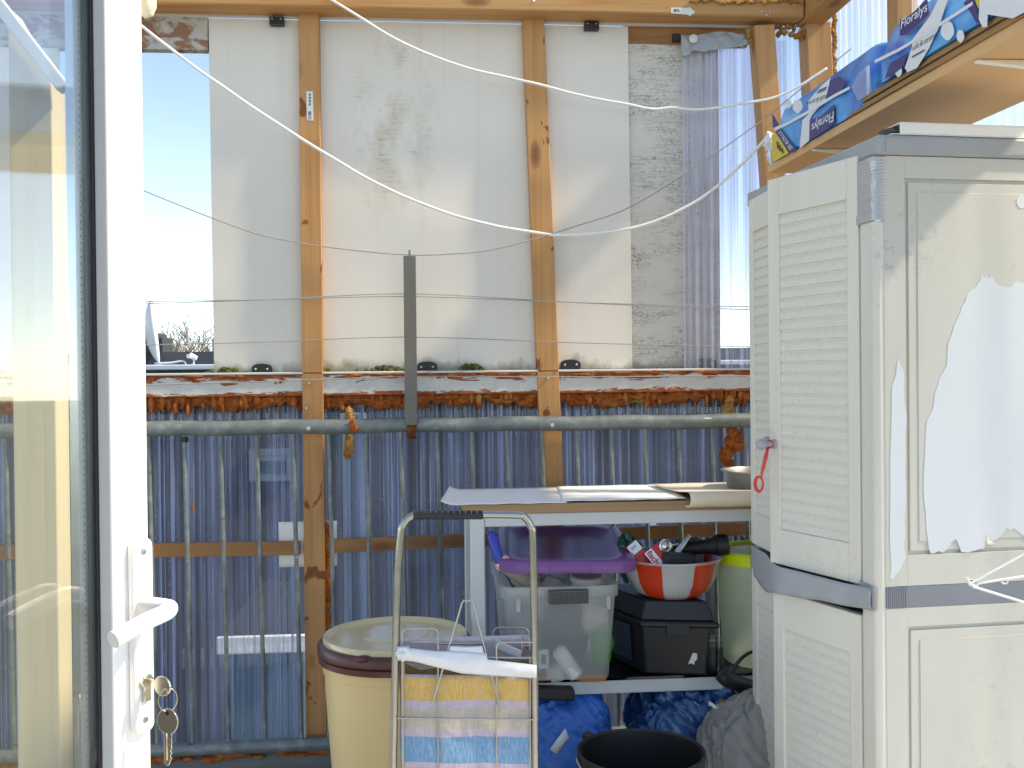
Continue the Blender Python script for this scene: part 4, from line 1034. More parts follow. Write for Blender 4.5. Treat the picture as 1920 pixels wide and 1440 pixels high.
rot = lambda v, a: V((v.x * math.cos(a) - v.y * math.sin(a), v.x * math.sin(a) + v.y * math.cos(a), 0))
zn1, zn0 = PD(1612, 296, 1.915).z, PD(1618, 1093, 1.915).z
Ln = louver_door(K(.0605, .002, 0), rot(e, R(14.5)), .262, zn0, zn1, zk2, 'louvered door standing slightly ajar, red ribbon on its knob')
Lf = louver_door(K(CW - .024, -.003, 0), rot(-e, R(-5.5)), .245, zn0, zn1, zk2 + .002, None)
louver_door(K(.0605, .002, 0), rot(e, R(13)), .262, .04, PD(1618, 1146, 1.915).z - .004, None, None)
louver_door(K(CW - .024, -.003, 0), rot(-e, R(-2.0)), .245, .04, PD(1618, 1146, 1.915).z - .004, None, None)
# silver tape at the top corner with a torn left edge
mb = MB(); za, zb_t = PD(1640, 292, 1.84).z, PD(1640, 415, 1.84).z
rows = 40
def tfn(u, v):
    z = za + (zb_t - za) * v
    s_edge = .058 + (.008 * noise.noise(V((v * 22, 3, 0))) if .18 < v < .8 else .004)
    s = s_edge * (1 - u) - .0 * u
    if u > .78: return K(-.0006, -.0045 + .010 * (u - .78) / .22, z)
    k = u / .78; s = s_edge * (1 - k) + .004 * k
    return K(s, -.0142 - .0012 * noise.noise(V((v * 6, u * 5, 1))) + .004 * k ** 6, z)
mb.grid(lambda u, v: tfn(u, v), 26, rows); mb.build('silver_tape', M['duct'], cab, solid=.0006)
# grey wrap around both doors at the waist
tops = [(1409, 1022, 2.405), (1436, 1040, 2.22), (1456, 1060, 2.105), (1500, 1072, 2.03), (1545, 1083, 1.97), (1600, 1096, 1.90), (1634, 1104, 1.85)]
bots = [(1410, 1072, 2.405), (1434, 1106, 2.22), (1452, 1112, 2.105), (1500, 1121, 2.03), (1545, 1127, 1.97), (1600, 1138, 1.90), (1634, 1146, 1.85)]
TA = spline([PD(*p) for p in tops], 6); TB = spline([PD(*p) for p in bots], 6)
mb = MB(); n = len(TA) - 1
mb.grid(lambda u, v: TA[int(round(u * n))].lerp(TB[int(round(u * n))], v) + V((-.0015 * math.sin(v * 3.14) - .003 * noise.noise(V((u * 9, v * 2.5, 0))), 0, .002 * noise.noise(V((u * 6, 4, 0))))), n, 6)
mb.build('grey_wrap', M['grey_plastic'], cab, solid=.002)
# ribbon on the knob
kn = Ln(.262 - .017, .028, zk2)
mb = MB(); w = camdir(.9, -.3)
def ribbon(mb, pts, wd): 
    q = spline(pts, 6); mb.grid(lambda u, v: q[int(round(u * (len(q) - 1)))] + w * (wd * (v - .5)) + V((0, 0, .0015 * math.sin(u * 20 + v * 3))), len(q) - 1, 3)
mb.tube([kn + V((0, 0, .0)) + Ln(0, 0, 0) * 0 + (w * .0075 * math.cos(q)) + V((0, 0, .0075 * math.sin(q))) for q in [2 * math.pi * k / 16 for k in range(16)]], .0016, 6, close=True)
f = V((-.012, -.012, 0))
ribbon(mb, [kn + f * .4 + V((0, 0, -.006)), kn + f + w * -.003 + V((0, 0, -.03)), kn + f + w * -.010 + V((0, 0, -.062))], .006)
ribbon(mb, [kn + f * .4 + V((0, 0, -.006)), kn + f + w * .001 + V((0, 0, -.03)), kn + f + w * -.010 + V((0, 0, -.066))], .004)
lp = kn + f + w * -.014 + V((0, 0, -.080))
for k in range(3): mb.tube([lp + w * ((.007 + k * .0012) * math.cos(q)) + V((0, 0, (.014 + k * .001) * math.sin(q))) + f * .1 * k for q in [2 * math.pi * j / 22 for j in range(22)]], .0017, 6, close=True)
rb = mb.build('ribbon', M['red_ribbon'], solid=.0005, origin=kn); tag(rb, 'red ribbon with a loop tied to a cabinet knob', 'ribbon')
# trim strip lying on the cabinet
a = K(-.002, .022, zcap1); b = K(-.002, .70, zcap1)
ts = thing('trim_strip', a, 'white hollow trim strip with a dirty open end lying on the cabinet', 'trim strip')
mb = MB(); A = K(.012, .035, zcap1 + .001); Bp = K(.012, CD - .01, zcap1 + .001)
def tb(s0, s1, z0, z1, w0=.03, w1=.42): return mb.hexa([K(s0, w0, z0), K(s1, w0, z0), K(s1, w1, z0), K(s0, w1, z0), K(s0, w0, z1), K(s1, w0, z1), K(s1, w1, z1), K(s0, w1, z1)])
z = zcap1 + .001
tb(-.004, .060, z, z + .002, .018); tb(-.004, -.001, z + .0021, z + .020, .035); tb(-.004, .060, z + .0201, z + .0225, .035); tb(.057, .060, z + .0021, z + .020, .03); mb.build('profile', M['white_pvc'], ts, bevel=.0008)
mb = MB(); mb.blob(K(.026, .035, z + .010), (.022, .012, .0075), 3, .4, 4, 20, 12); mb.build('dirt', M['bark'], ts)

# ============================================================ wall shelf with boards and paper packs
ps = PY(1440, 325, 2.72); zs = ps.z; XF = ps.x
def tilt(mb):
    for v in mb.v: v.z -= .0092 * (2.72 - v.y)
    return mb
mb = MB(); mb.box((XF, .9, zs), (XW - .006, 2.72, zs + .02)); tilt(mb); tag(mb.build('wall_shelf', M['chip_under'], bevel=.001), 'long brown chipboard shelf high on the side wall', 'shelf')
for (px, py) in ((1830, 116), (1524, 282)):
    p = PZ(px, py, zs - .004); p = PZ(px, py, zs - .004 - .0092 * (2.72 - p.y)); zs_ = zs; zs = zs - .0092 * (2.72 - p.y)
    t = thing('shelf_bracket', (XW, p.y, zs - .1), 'white shelf bracket %s' % ('nearer the viewer under the chipboard shelf' if px > 1700 else 'far end of the chipboard shelf, just above the cabinet'), 'bracket', 'white brackets of the wall shelf')
    mb = MB(); mb.hexa([(p.x, p.y - .006, zs - .005), (XW - .002, p.y - .011, zs - .026), (XW - .002, p.y + .011, zs - .026), (p.x, p.y + .006, zs - .005), (p.x, p.y - .006, zs - .001), (XW - .002, p.y - .011, zs - .001), (XW - .002, p.y + .011, zs - .001), (p.x, p.y + .006, zs - .001)]); mb.build('arm', M['white_pvc'], t, bevel=.001)
    mb = MB(); mb.box((XW - .008, p.y - .011, zs - .14), (XW - .003, p.y + .011, zs - .027)); mb.build('wall_plate', M['white_pvc'], t, bevel=.001); zs = zs_
# board stack
yb = PX(1592, 216, XF - .004).y
zz = zs + .0205
for k in range(4):
    y1 = yb - (.0 if k < 2 else .06) - k * .004; x0 = XF - .006 + (.003 if k % 2 else 0)
    g_ = .0 if k != 2 else .002; zz += g_
    mb = MB(); mb.box((x0, .85 + k * .01, zz), (x0 + .21, y1, zz + .0052)); tilt(mb); tag(mb.build('fibreboard', M['fibreboard'], bevel=.0006), ('thin brown fibreboard lying %s of the stack on the shelf' % ('lowest', 'second from the bottom', 'third from the bottom', 'topmost')[k]), 'board', 'thin boards stacked on the shelf'); zz += .0060
ztop_b = zz
def pack(name, x0, y0, y1, z0, z1, lab):
    t = thing(name, ((x0 + .12), (y0 + y1) / 2, z0), lab, 'paper pack', 'paper packs on the shelf')
    # soft edged film wrapped block with a folded upper edge
    rings = []
    ny = 40
    for i in range(ny + 1):
        u = i / ny; y = y0 + (y1 - y0) * u; ed = min(1, min(u, 1 - u) * 14) ** .5
        r = []
        prof = [(0, .004), (0, .5), (.006, .60), (.020, .93), (.034, 1), (.22, 1), (.24, .94), (.24, .04), (.225, 0), (.012, 0)]
        for dx, h in prof:
            cxm, czm = .12, .5
            sx = cxm + (dx - cxm) * (.86 + .14 * ed); sz = czm + (h - czm) * (.86 + .14 * ed)
            nz = .0025 * noise.noise(V((y * 18, sz * 5, dx * 30)))
            r.append(V((x0 + sx + nz * (1 if 0 < h < 1 else 0), y, z0 + .001 + sz * (z1 - z0) + (nz if h > .9 else 0))))
        rings.append(r)
    mb = MB(); mb.loft(rings); tilt(mb); mb.build('wrapper', M['pack'], t, ang=60)
    return t
Ya = PX(1447, 260, XF - .004).y; Yb = PX(1632, 150, XF - .004).y
z1a = PX(1447, 206, XF - .004).z
X1 = XF - .004
pk1 = pack('paper_pack', X1, Yb, Ya, zs + .0205, z1a, 'blue paper roll pack lying upside down at the far end of the shelf')
Yc = PX(1638, 120, XF - .008).y; z1b = PX(1638, 61, XF - .008).z; X2 = XF - .008
pk2 = pack('paper_pack', X2, .95, Yc, ztop_b + .001, z1b + .01, 'blue paper roll pack standing upright on the stacked boards')
def Z4(x, y): return (1400 + x * .27083, y * .27083)
def fx(pts, X, off): return [PX(*Z4(x, y), X - off) for x, y in pts]
def dec(t, name, polys, mat, X, off):
    for pl in polys: MB().face(fx(pl, X, off)).build(name, mat, t, smooth=False)
def circ(cx, cy, rx, ry=None, n=18, wob=.0):
    n = 40; wob = wob * .5 
    ry = ry or rx * 1.15
    return [(cx + rx * (1 + wob * math.sin(5 * 2 * math.pi * k / n)) * math.cos(2 * math.pi * k / n), cy + ry * (1 + wob * math.sin(5 * 2 * math.pi * k / n)) * math.sin(2 * math.pi * k / n)) for k in range(n)]
o1, o2, o3, o4 = .0030, .0036, .0042, .0048
dec(pk1, 'print_yellow', [[(172, 935), (200, 915), (292, 1060), (186, 1120), (178, 1110)]], M['yellow'], X1, o1)
dec(pk1, 'print_navy', [[(196, 912), (232, 890), (345, 1032), (300, 1060)], [(436, 832), (470, 822), (520, 800), (560, 760), (604, 718), (612, 850), (575, 880), (520, 915), (470, 955), (434, 965)], [(175, 790), (190, 800), (226, 868), (182, 888)], [(575, 555), (640, 525), (690, 560), (650, 640), (560, 670)]], M['navy'], X1, o3)
dec(pk1, 'print_white', [[(386, 832), (430, 788), (425, 700), (520, 590), (582, 535), (545, 690), (450, 800), (436, 835), (432, 975), (366, 1028)], circ(352, 735, 34, 46, 20, .08), circ(292, 720, 18, 28, 16, .08)], M['print_white'], X1, o2)
dec(pk1, 'seam_line', [[(190, 886), (300, 835), (440, 755), (600, 655), (712, 598), (712, 618), (600, 677), (440, 778), (300, 856), (196, 905)]], M['print_white'], X1, o4)
# upside down: the lower-left corner of the lettering is at the upper right
mb = MB(); put_text(mb, 'Floralys', [PX(*Z4(x, y), X1 - .0052) for x, y in ((602, 748), (448, 842), (450, 918), (606, 836))], .15, 0, .012)
mb.build('lettering', M['print_white'], pk1, smooth=False); mb = MB(); put_text(mb, '20 ROLLS', [PX(*Z4(x, y), X1 - .0052) for x, y in ((322, 1026), (236, 905), (216, 918), (300, 1042))], 0, 0, .01)
mb.build('lettering', M['print_white'], pk1, smooth=False)
mb = MB(); put_text(mb, 'soft & strong', [PX(*Z4(x, y), X1 - .0052) for x, y in ((552, 640), (408, 700), (404, 738), (545, 690))], .2)
mb.build('lettering', M['print_dark'], pk1, smooth=False); mb = MB()
for k in range(3): mb.face([PX(*Z4(x, y), X1 - .0052) for x, y in ((205 + k * 16, 985 + k * 24), (212 + k * 16, 975 + k * 24), (222 + k * 16, 1030 + k * 14), (214 + k * 16, 1036 + k * 14))])
mb.build('picture_mark', M['print_dark'], pk1, smooth=False); mb = MB()
mb.face([PX(*Z4(x, y), X1 - .0052) for x, y in ((490, 628), (552, 600), (552, 607), (490, 635))])
mb.face([PX(*Z4(x, y), X1 - .0052) for x, y in ((485, 642), (548, 614), (548, 621), (485, 649))])
mb.build('lettering', M['print_dark'], pk1, smooth=False)
dec(pk1, 'film_fold', [[(722, 600), (780, 500), (850, 445), (864, 640), (800, 680), (768, 695)]], M['film'], X1, .0058)
p = PX(1441, 262, X1)
mb = MB(); mb.blob((p.x + .01, p.y + .012, p.z - .002), (.02, .022, .024), 4, .5, 3, 24, 16, 1, .15); mb.blob((p.x + .012, p.y + .004, p.z - .04), (.014, .016, .03), 6, .5, 3, 20, 14, 1, .15); mb.build('film_knot', M['print_white'], pk1)
dec(pk2, 'print_navy', [[(1060, 132), (1110, 118), (1170, 70), (1250, -20), (1263, 100), (1200, 160), (1110, 240), (1060, 250)], [(1500, 20), (1560, -30), (1585, 40), (1625, 165), (1588, 158), (1555, 95)], [(955, 545), (990, 440), (1120, 360), (1085, 460), (1010, 520)]], M['navy'], X2, o3)
dec(pk2, 'print_white', [[(1270, 110), (1340, -30), (1410, -60), (1330, 190), (1262, 335), (1180, 470), (1112, 500), (1094, 470), (1142, 335), (1150, 270)], circ(1390, 212, 46, 66, 22, .07), circ(1480, 250, 26, 44, 18, .07), circ(1050, 490, 25, 42, 18, .07)], M['print_white'], X2, o2)
dec(pk2, 'print_yellow', [[(1575, -20), (1625, -60), (1603, 62)]], M['yellow'], X2, o4)
dec(pk2, 'seam_line', [[(886, 416), (1050, 335), (1250, 215), (1400, 115), (1565, 10), (1565, 34), (1400, 140), (1250, 240), (1050, 358), (886, 438)]], M['print_white'], X2, o4)
mb = MB(); put_text(mb, 'Floralys', [PX(*Z4(x, y), X2 - .0052) for x, y in ((1066, 222), (1254, 92), (1248, 10), (1066, 140))], .15, 0, .012); mb.build('lettering', M['print_white'], pk2, smooth=False)
mb = MB(); put_text(mb, 'soft & strong', [PX(*Z4(x, y), X2 - .0052) for x, y in ((1146, 362), (1312, 268), (1306, 218), (1144, 318))], .2)
mb.build('lettering', M['print_dark'], pk2, smooth=False); mb = MB()
mb.face([PX(*Z4(x, y), X2 - .0052) for x, y in ((1144, 400), (1232, 350), (1232, 341), (1144, 390))])
for k in range(6): mb.face([PX(*Z4(x, y), X2 - .0052) for x, y in ((897 + k * 6, 612 - k * 3), (900 + k * 6, 611 - k * 3), (900 + k * 6, 568 - k * 3), (897 + k * 6, 570 - k * 3))])
mb.build('lettering', M['print_dark'], pk2, smooth=False)
dec(pk2, 'white_wrap', [[(1613, -80), (1613, 0), (1606, 130), (1632, 190), (1664, 186), (1669, 100), (1842, 128), (1920, 86), (2050, 0), (2050, -260)]], M['print_white'], X2, .0058)

# ============================================================ table
TY = 2.45
a0 = PY(878, 950, TY); zt_ = PY(1000, 945, TY).z; zt2 = PY(1000, 963, TY).z; zt3 = PY(1000, 987, TY).z
TX0 = PY(872, 958, TY).x; TX1 = PY(1700, 958, TY).x
tab = thing('work_table', ((TX0 + TX1) / 2, TY + .2, 0), 'grey framed work table with a worn wooden top and glass lower shelf', 'table')
mb = MB(); mb.box((TX0 - .005, TY, zt2 + .0005), (TX1, TY + .37, zt_)); mb.build('tabletop', M['table_wood'], tab, bevel=.002)
LX0 = PY(883, 1100, TY).x; LX1 = PY(910, 1100, TY).x
mb = MB(); mb.box((LX1 + .0005, TY + .006, zt3), (TX1 - .01, TY + .034, zt2)); mb.build('frame_beam', M['table_grey'], tab, bevel=.002)
mb = MB(); mb.box((LX0, TY + .04, zt3), (LX0 + .03, TY + .33, zt2)); mb.build('frame_beam', M['table_grey'], tab, bevel=.002)
for y in (TY + .004, TY + .332):
    for x in (LX0, TX1 - .05):
        mb = MB(); mb.box((x, y, 0), (x + LX1 - LX0, y + .034, zt2)); mb.build('leg', M['table_grey'], tab, bevel=.003)
zg = PY(1200, 1269, TY).z; zl_ = PY(1200, 1300, TY).z
mb = MB(); mb.box((LX1 + .0005, TY + .006, zl_), (TX1 - .01, TY + .034, zg - .008)); mb.build('frame_beam', M['table_grey'], tab, bevel=.002)
mb = MB(); mb.box((LX0 + .004, TY + .04, zl_), (LX0 + .03, TY + .33, zg - .008)); mb.build('frame_beam', M['table_grey'], tab, bevel=.002)
mb = MB(); mb.box((LX1 + .001, TY + .003, zg - .0075), (TX1 - .01, TY + .36, zg)); mb.build('glass_shelf', M['pane_green'], tab, bevel=.0008)
# papers on the table
def sheet(px0, px1, yoff0, yoff1, z, mat, lab, curl=0, seed=1, name='paper_sheet'):
    xa = PY(px0, 950, TY).x; xb = PY(px1, 950, TY).x
    mb = MB()
    def fn(u, v):
        x = xa + (xb - xa) * u + .03 * (v - .5); y = TY + yoff0 + (yoff1 - yoff0) * v
        zz = z + .0025 * abs(noise.noise(V((x * 12, y * 9, seed)))) + curl * (max(0, .12 - u) / .12) ** 2 * .012
        return (x, y, zz)
    mb.grid(fn, 30, 12); return tag(mb.build(name, mat, solid=.0006), lab, 'paper')
sheet(838, 1075, -.004, .33, zt_ + .0015, M['paper'], 'white paper hanging over the left end of the table top', .8, 1)
sheet(1068, 1300, .004, .34, zt_ + .004, M['paper'], 'wrinkled white paper in the middle of the table top', 0, 4)
mb = MB(); xa = PY(1255, 945, TY).x; xb = TX1 - .06
prof = [(.30, .006), (.24, .008), (.18, .007), (.12, .008), (.07, .010), (.03, .014), (.0, .017)]
for k in range(24):
    q = math.pi / 2 + k / 23 * math.pi * 1.18; prof.append((-.014 + .0175 * math.cos(q), -.0005 + .0175 * math.sin(q)))
xb0, xb1 = PY(1217, 921, TY + .30).x, PY(1289, 945, TY).x
def fn(u, v):
    i = v * (len(prof) - 1); a, b = prof[int(i)], prof[min(int(i) + 1, len(prof) - 1)]; f = i - int(i)
    y = a[0] + (b[0] - a[0]) * f; z = a[1] + (b[1] - a[1]) * f
    xs = xb0 + (xb1 - xb0) * min(1, (.30 - y) / .31) - .016 * max(0, v - .55)
    return (xs + (xb - xs) * u, TY + y, zt_ + .0045 + z + .0015 * noise.noise(V((u * 7, y * 20, 1))))
mb.grid(fn, 26, 58); tag(mb.build('oilcloth', M['cream_cloth'], solid=.0012), 'cream oilcloth with its front edge rolled up on the table', 'oilcloth')
p = PY(1408, 890, 2.60)
mb = MB(); zz = zt_ + .010
mb.lathe([(.001, 0), (.072, 0), (.086, .004), (.094, .036), (.099, .044), (.103, .045), (.1035, .048), (.098, .048), (.092, .040), (.084, .007), (.001, .004)], (p.x + .028, 2.60, zz), 56); tag(mb.build('baking_tin', plain('tin', (.22, .22, .23), .42, .55, .15, 14)), 'round grey metal tin on the table beside the cabinet', 'tin')

# ------------------------------------------------------------ storage box and its filling
BYF = 2.415
bx0, bx1 = PY(940, 1105, BYF).x, PY(1163, 1105, BYF).x; bz1 = PY(1050, 1100, BYF).z; bz0 = PY(1050, 1286, BYF).z + .002
bz0 = max(bz0, zg + .001)
bcx = (bx0 + bx1) / 2; hx = (bx1 - bx0) / 2; BD = .37; bcy = BYF + BD / 2; hy = BD / 2
box = thing('storage_box', (bcx, bcy, bz0), 'milky plastic storage box full of odds and ends under the table', 'storage box')
rings = [rrect(bcx, bcy, bz0 + .001, hx * .82, hy * .86, .02), rrect(bcx, bcy, bz0 + .006, hx * .85, hy * .88, .026), rrect(bcx, bcy, bz1 - .03, hx * .955, hy * .965, .03), rrect(bcx, bcy, bz1 - .028, hx, hy, .034), rrect(bcx, bcy, bz1, hx * 1.01, hy * 1.01, .036), rrect(bcx, bcy, bz1, hx * .955, hy * .965, .03), rrect(bcx, bcy, bz1 - .02, hx * .93, hy * .95, .03)]
mb = MB(); mb.loft(rings, cap1=False); mb.build('tub', M['milky'], box, ang=50, bevel=.0)
mb = MB()
for sx in (-.72, .8): mb.box((bcx + hx * sx - .005, bcy - hy * 1.0, bz1 - .058), (bcx + hx * sx + .005, bcy - hy * .955, bz1 - .028)); mb.build('rib', M['milky'], box, bevel=.001); mb = MB()
ha = PY(1028, 1107, BYF - .01); hb = PY(1103, 1130, BYF - .01)
mb = MB(); mb.box((ha.x, BYF - .018, hb.z), (hb.x, BYF - .002, ha.z))
for k in range(13):
    x = ha.x + .003 + (hb.x - ha.x - .006) * k / 12; mb.box((x - .0018, BYF - .022, hb.z - .001), (x + .0018, BYF - .0175, ha.z - .004))
mb.build('handle', plain('handle_grey', (.10, .105, .105), .5), box, bevel=.002)
# lid lying loose on the filling
lb_, lf_ = PY(1040, 990, 2.80), PY(1075, 1062, 2.385)
lc = (lb_ + lf_) / 2; dy = (lb_ - lf_); dyn = V((0.03, dy.y, dy.z)).normalized(); dxn = V((1, -.02, -.018)).normalized(); dzn = dxn.cross(dyn).normalized()
LM = Matrix((dxn, dyn, dzn)).transposed()
lx, ly = .163, dy.length / 2
lid = thing('box_lid', lc, 'glossy purple lid lying loose on top of the storage box', 'lid')
def lr(z, ex, ey, r): return [lc + LM @ p for p in rrect(0, 0, z, lx + ex, ly + ey, r, 6)]
mb = MB(); mb.loft([lr(-.014, -.006, -.006, .04), lr(-.016, 0, 0, .044), lr(.004, .001, .001, .045), lr(.009, -.004, -.004, .044), lr(.010, -.028, -.03, .055), lr(.007, -.034, -.037, .055), lr(-.006, -.052, -.06, .06), lr(-.008, -.07, -.08, .055)], cap0=False)
mb.build('shell', M['purple'], lid, ang=50, solid=.0)
mb = MB(); q = lambda x, y, z: lc + LM @ V((x, y, z))
mb.hexa([q(-.045, -ly - .004, -.013), q(.05, -ly - .004, -.013), q(.05, -ly + .018, -.013), q(-.045, -ly + .018, -.013), q(-.045, -ly - .004, .001), q(.05, -ly - .004, .001), q(.05, -ly + .018, .0095), q(-.045, -ly + .018, .0095)])
mb.build('front_clip', M['purple'], lid, bevel=.002)
# screwdriver
p0, p1 = PY(921, 1000, 2.46), PY(940, 1062, 2.44); p2 = PY(966, 1106, 2.50)
sd = thing('screwdriver', p2, 'blue handled screwdriver standing in the storage box', 'screwdriver')
d = (p1 - p0); mb = MB(); mb.tube([p0 - d * .05, p0, p0 + d * .15, p0 + d * .5, p0 + d * .8, p0 + d * .95, p1 + d * .05, p1 + d * .16], [.006, .011, .0135, .0125, .0135, .010, .012, .007], 12); mb.build('handle', M['blue_handle'], sd)
mb = MB(); mb.tube([p1 + d * .1, p1.lerp(p2, .8), p2], .0028, 8); mb.build('blade', M['steel'], sd)
p0, p1 = PY(946, 1058, 2.44), PY(1002, 1098, 2.52)
cn = thing('spray_tube', p1, 'orange rimmed cartridge tube leaning in the storage box', 'tube'); d = p1 - p0
mb = MB(); mb.tube([p0, p0 + d * .06, p1], [.019, .019, .019], 20); mb.build('body', plain('tube_grey', (.42, .38, .32), .45, 0, .3, 30), cn)
mb = MB(); mb.tube([p0 - d * .10, p0 - d * .08, p0 - d * .001], [.016, .0205, .0205], 20); mb.build('cap', plain('tube_rim', (.62, .30, .18), .4), cn)
mb = MB(); mb.tube([p0 - d * .115, p0 - d * .101], [.012, .0135], 16); mb.build('plug', M['paper'], cn)
a = PY(1100, 1088, 2.49)
jr = thing('jar', (a.x, 2.50, bz1 - .05), 'jar with a pinkish white lid in the storage box', 'jar')
mb = MB(); mb.lathe([(.034, 0), (.036, .006), (.036, .045), (.032, .05)], (a.x, 2.50, bz1 - .052), 28, M=Matrix.Rotation(R(8), 3, 'X')); mb.build('glass', M['milky_green'], jr)
mb = MB(); mb.lathe([(.038, .0), (.040, .002), (.040, .013), (.037, .016), (.033, .0165), (.031, .0135), (.001, .0135)], (a.x, 2.497, bz1 - .004), 32, M=Matrix.Rotation(R(10), 3, 'X')); mb.build('lid', plain('jar_lid', (.52, .48, .48), .4), jr)
def leaf_paper(quad, lab, mat=None, dep=2.5, cat='paper', name='paper_packet'):
    P = [PY(x, y, dep + k) for x, y, k in quad]; mb = MB()
    mb.grid(lambda u, v: (P[0] * (1-u) + P[1] * u) * (1-v) + (P[3] * (1-u) + P[2] * u) * v + V((0, .006 * math.sin(u * 5 + v * 2), .003 * noise.noise(V((u * 4, v * 4, 2))))), 10, 8)
    return tag(mb.build(name, mat or M['paper'], solid=.0015), lab, cat)
leaf_paper([(1003, 1108, 0), (1045, 1108, .01), (1060, 1090, .03), (1030, 1078, .03)], 'crumpled printed paper packet at the front of the storage box', plain('newsprint', (.50, .47, .43), .6, 0, .5, 40))
leaf_paper([(1010, 1092, .04), (1070, 1100, .05), (1070, 1062, .08), (1012, 1062, .08)], 'pale blue white sheet standing in the storage box', plain('pale_sheet', (.55, .60, .70), .5), 2.5)
leaf_paper([(1000, 1085, .06), (1012, 1088, .06), (1013, 1066, .07), (1000, 1062, .07)], 'small yellow brown carton in the storage box', plain('ochre', (.45, .22, .05), .5), 2.5)
# shapes behind the milky wall
def inside(px, py, r, mat, lab, cat, seed, name, dep=2.46, amp=.3):
    p = PY(px, py, dep); mb = MB(); mb.blob(p, r, seed, amp, 2, 26, 18, .8, .08); return tag(mb.build(name, mat), lab, cat)
inside(1128, 1205, (.026, .03, .05), M['green'], 'bright green packet showing through the box wall', 'packet', 3, 'packet', 2.47)
inside(1060, 1185, (.06, .06, .07), M['cloth_dark'], 'dark cloth bundle showing through the box wall', 'cloth', 5, 'cloth_bundle', 2.53)
inside(985, 1180, (.035, .06, .06), plain('faded_blue', (.10, .16, .22), .7), 'faded blue cloth at the left inside the storage box', 'cloth', 8, 'cloth_bundle', 2.50)
inside(1105, 1267, (.045, .03, .010), M['orange'], 'orange strip at the bottom of the storage box', 'strip', 6, 'plastic_strip', 2.47, .2)
inside(1022, 1268, (.018, .02, .010), plain('orange_red', (.55, .12, .03), .5), 'small orange red bit at the bottom left of the storage box', 'plastic bit', 9, 'plastic_bit', 2.47, .3)
inside(1115, 1160, (.03, .025, .035), plain('pinkish', (.55, .45, .42), .6), 'pale crumpled bag at the right inside the storage box', 'bag', 12, 'crumpled_bag', 2.475)
inside(1040, 1262, (.022, .02, .020), M['sticker'], 'cream lump beside the white tube in the storage box', 'sponge', 14, 'sponge', 2.46)
p0, p1 = PY(1045, 1215, 2.455), PY(1080, 1268, 2.455)
mb = MB(); mb.tube([p0, p0.lerp(p1, .1), p1.lerp(p0, .1), p1], [.012, .019, .021, .016], 18); tag(mb.build('white_tube', M['white_pvc']), 'white tube lying slanted inside the storage box', 'tube')
a = PY(1012, 1235, 2.452); mb = MB(); mb.box((a.x - .020, 2.452, a.z - .025), (a.x + .022, 2.475, a.z + .02)); o = tag(mb.build('small_carton', M['paper'], bevel=.002), 'small white carton with a barcode inside the storage box', 'carton')
mb = MB()
for k in range(6): mb.box((a.x + .003 + k * .0022, 2.4508, a.z - .014), (a.x + .0042 + k * .0022, 2.4516, a.z + .010))
mb.build('barcode', M['print_dark'], o)

# ------------------------------------------------------------ toolbox, bowl, tub
tz0 = zg + .001; tz1 = PY(1270, 1122, 2.47).z; tzl = PY(1270, 1168, 2.44).z
T0 = PY(1205, 1200, 2.46); T1 = PY(1338, 1200, 2.44)
ux = V((T1.x - T0.x, -.035, 0)).normalized(); uy = V((-ux.y, ux.x, 0)); uy = V((-.34, .94, 0)).normalized()
tw = (T1 - T0).length; td = .24
def TB(a, b, z): return V((T0.x, T0.y, 0)) + ux * a + uy * b + V((0, 0, z))
tbx = thing('toolbox', TB(tw / 2, td / 2, tz0), 'black toolbox on the glass shelf carrying the striped bowl', 'toolbox')
def tlo(mb, z0, z1, i0, i1, mi=0):
    c = []
    for z, i in ((z0, i0), (z1, i1)): c += [TB(i, i, z), TB(tw - i, i, z), TB(tw - i, td - i, z), TB(i, td - i, z)]
    return mb.hexa(c, mi)
mb = MB(); tlo(mb, tz0, tzl - .001, .012, .004); mb.build('body', M['black'], tbx, bevel=.005)
mb = MB(); tlo(mb, tzl - .012, tzl + .004, -.009, -.009); tlo(mb, tzl + .0042, tz1, -.004, .012); l_ = mb.build('lid', M['black'], tbx, bevel=.005)
mb = MB(); c = [TB(tw * .3, -.012, tzl - .03), TB(tw * .62, -.012, tzl - .03), TB(tw * .62, -.0092, tzl - .03), TB(tw * .3, -.0092, tzl - .03)]; mb.hexa(c + [p + V((0, 0, .03)) for p in c]); mb.build('latch', M['black_soft'], l_, bevel=.002)
mb = MB()
g_ = lambda b, z: TB(.004 - .0045 + .008 * (tzl - z) / (tzl - tz0), b, z)
mb.face([g_(.06, tz0 + .02), g_(.18, tz0 + .02), g_(.18, tzl - .02), g_(.06, tzl - .02)]); mb.build('side_label', plain('side_label', (.05, .07, .11), .35, 0, .9, 24), tbx)
a = [PY(1290, 1245, 2.445), PY(1301, 1245, 2.445), PY(1307, 1236, 2.445), PY(1307, 1225, 2.445), PY(1299, 1224, 2.445)]
mb = MB(); off = TB(0, 0, 0); pl = [PP(x, y, TB(0, .007, tz0 + .05), V((ux.y, -ux.x, 0))) for x, y in ((1290, 1245), (1296, 1243), (1302, 1246), (1302, 1240), (1307, 1236), (1307, 1225), (1299, 1224))]
mb.prism(pl, V((ux.y, -ux.x, 0)), .002); mb.build('torn_sticker', M['sticker'], tbx)
bw = PY(1258, 1100, 2.52)
zb_a = tz1 + .001; zb_b = PY(1258, 1062, 2.40).z
rb_ = (PY(1352, 1062, 2.52).x - PY(1164, 1062, 2.52).x) / 2
bowl = thing('plastic_bowl', (bw.x, 2.52, zb_a), 'clear bowl with red stripes standing on the black toolbox', 'bowl')
hb_ = zb_b - zb_a
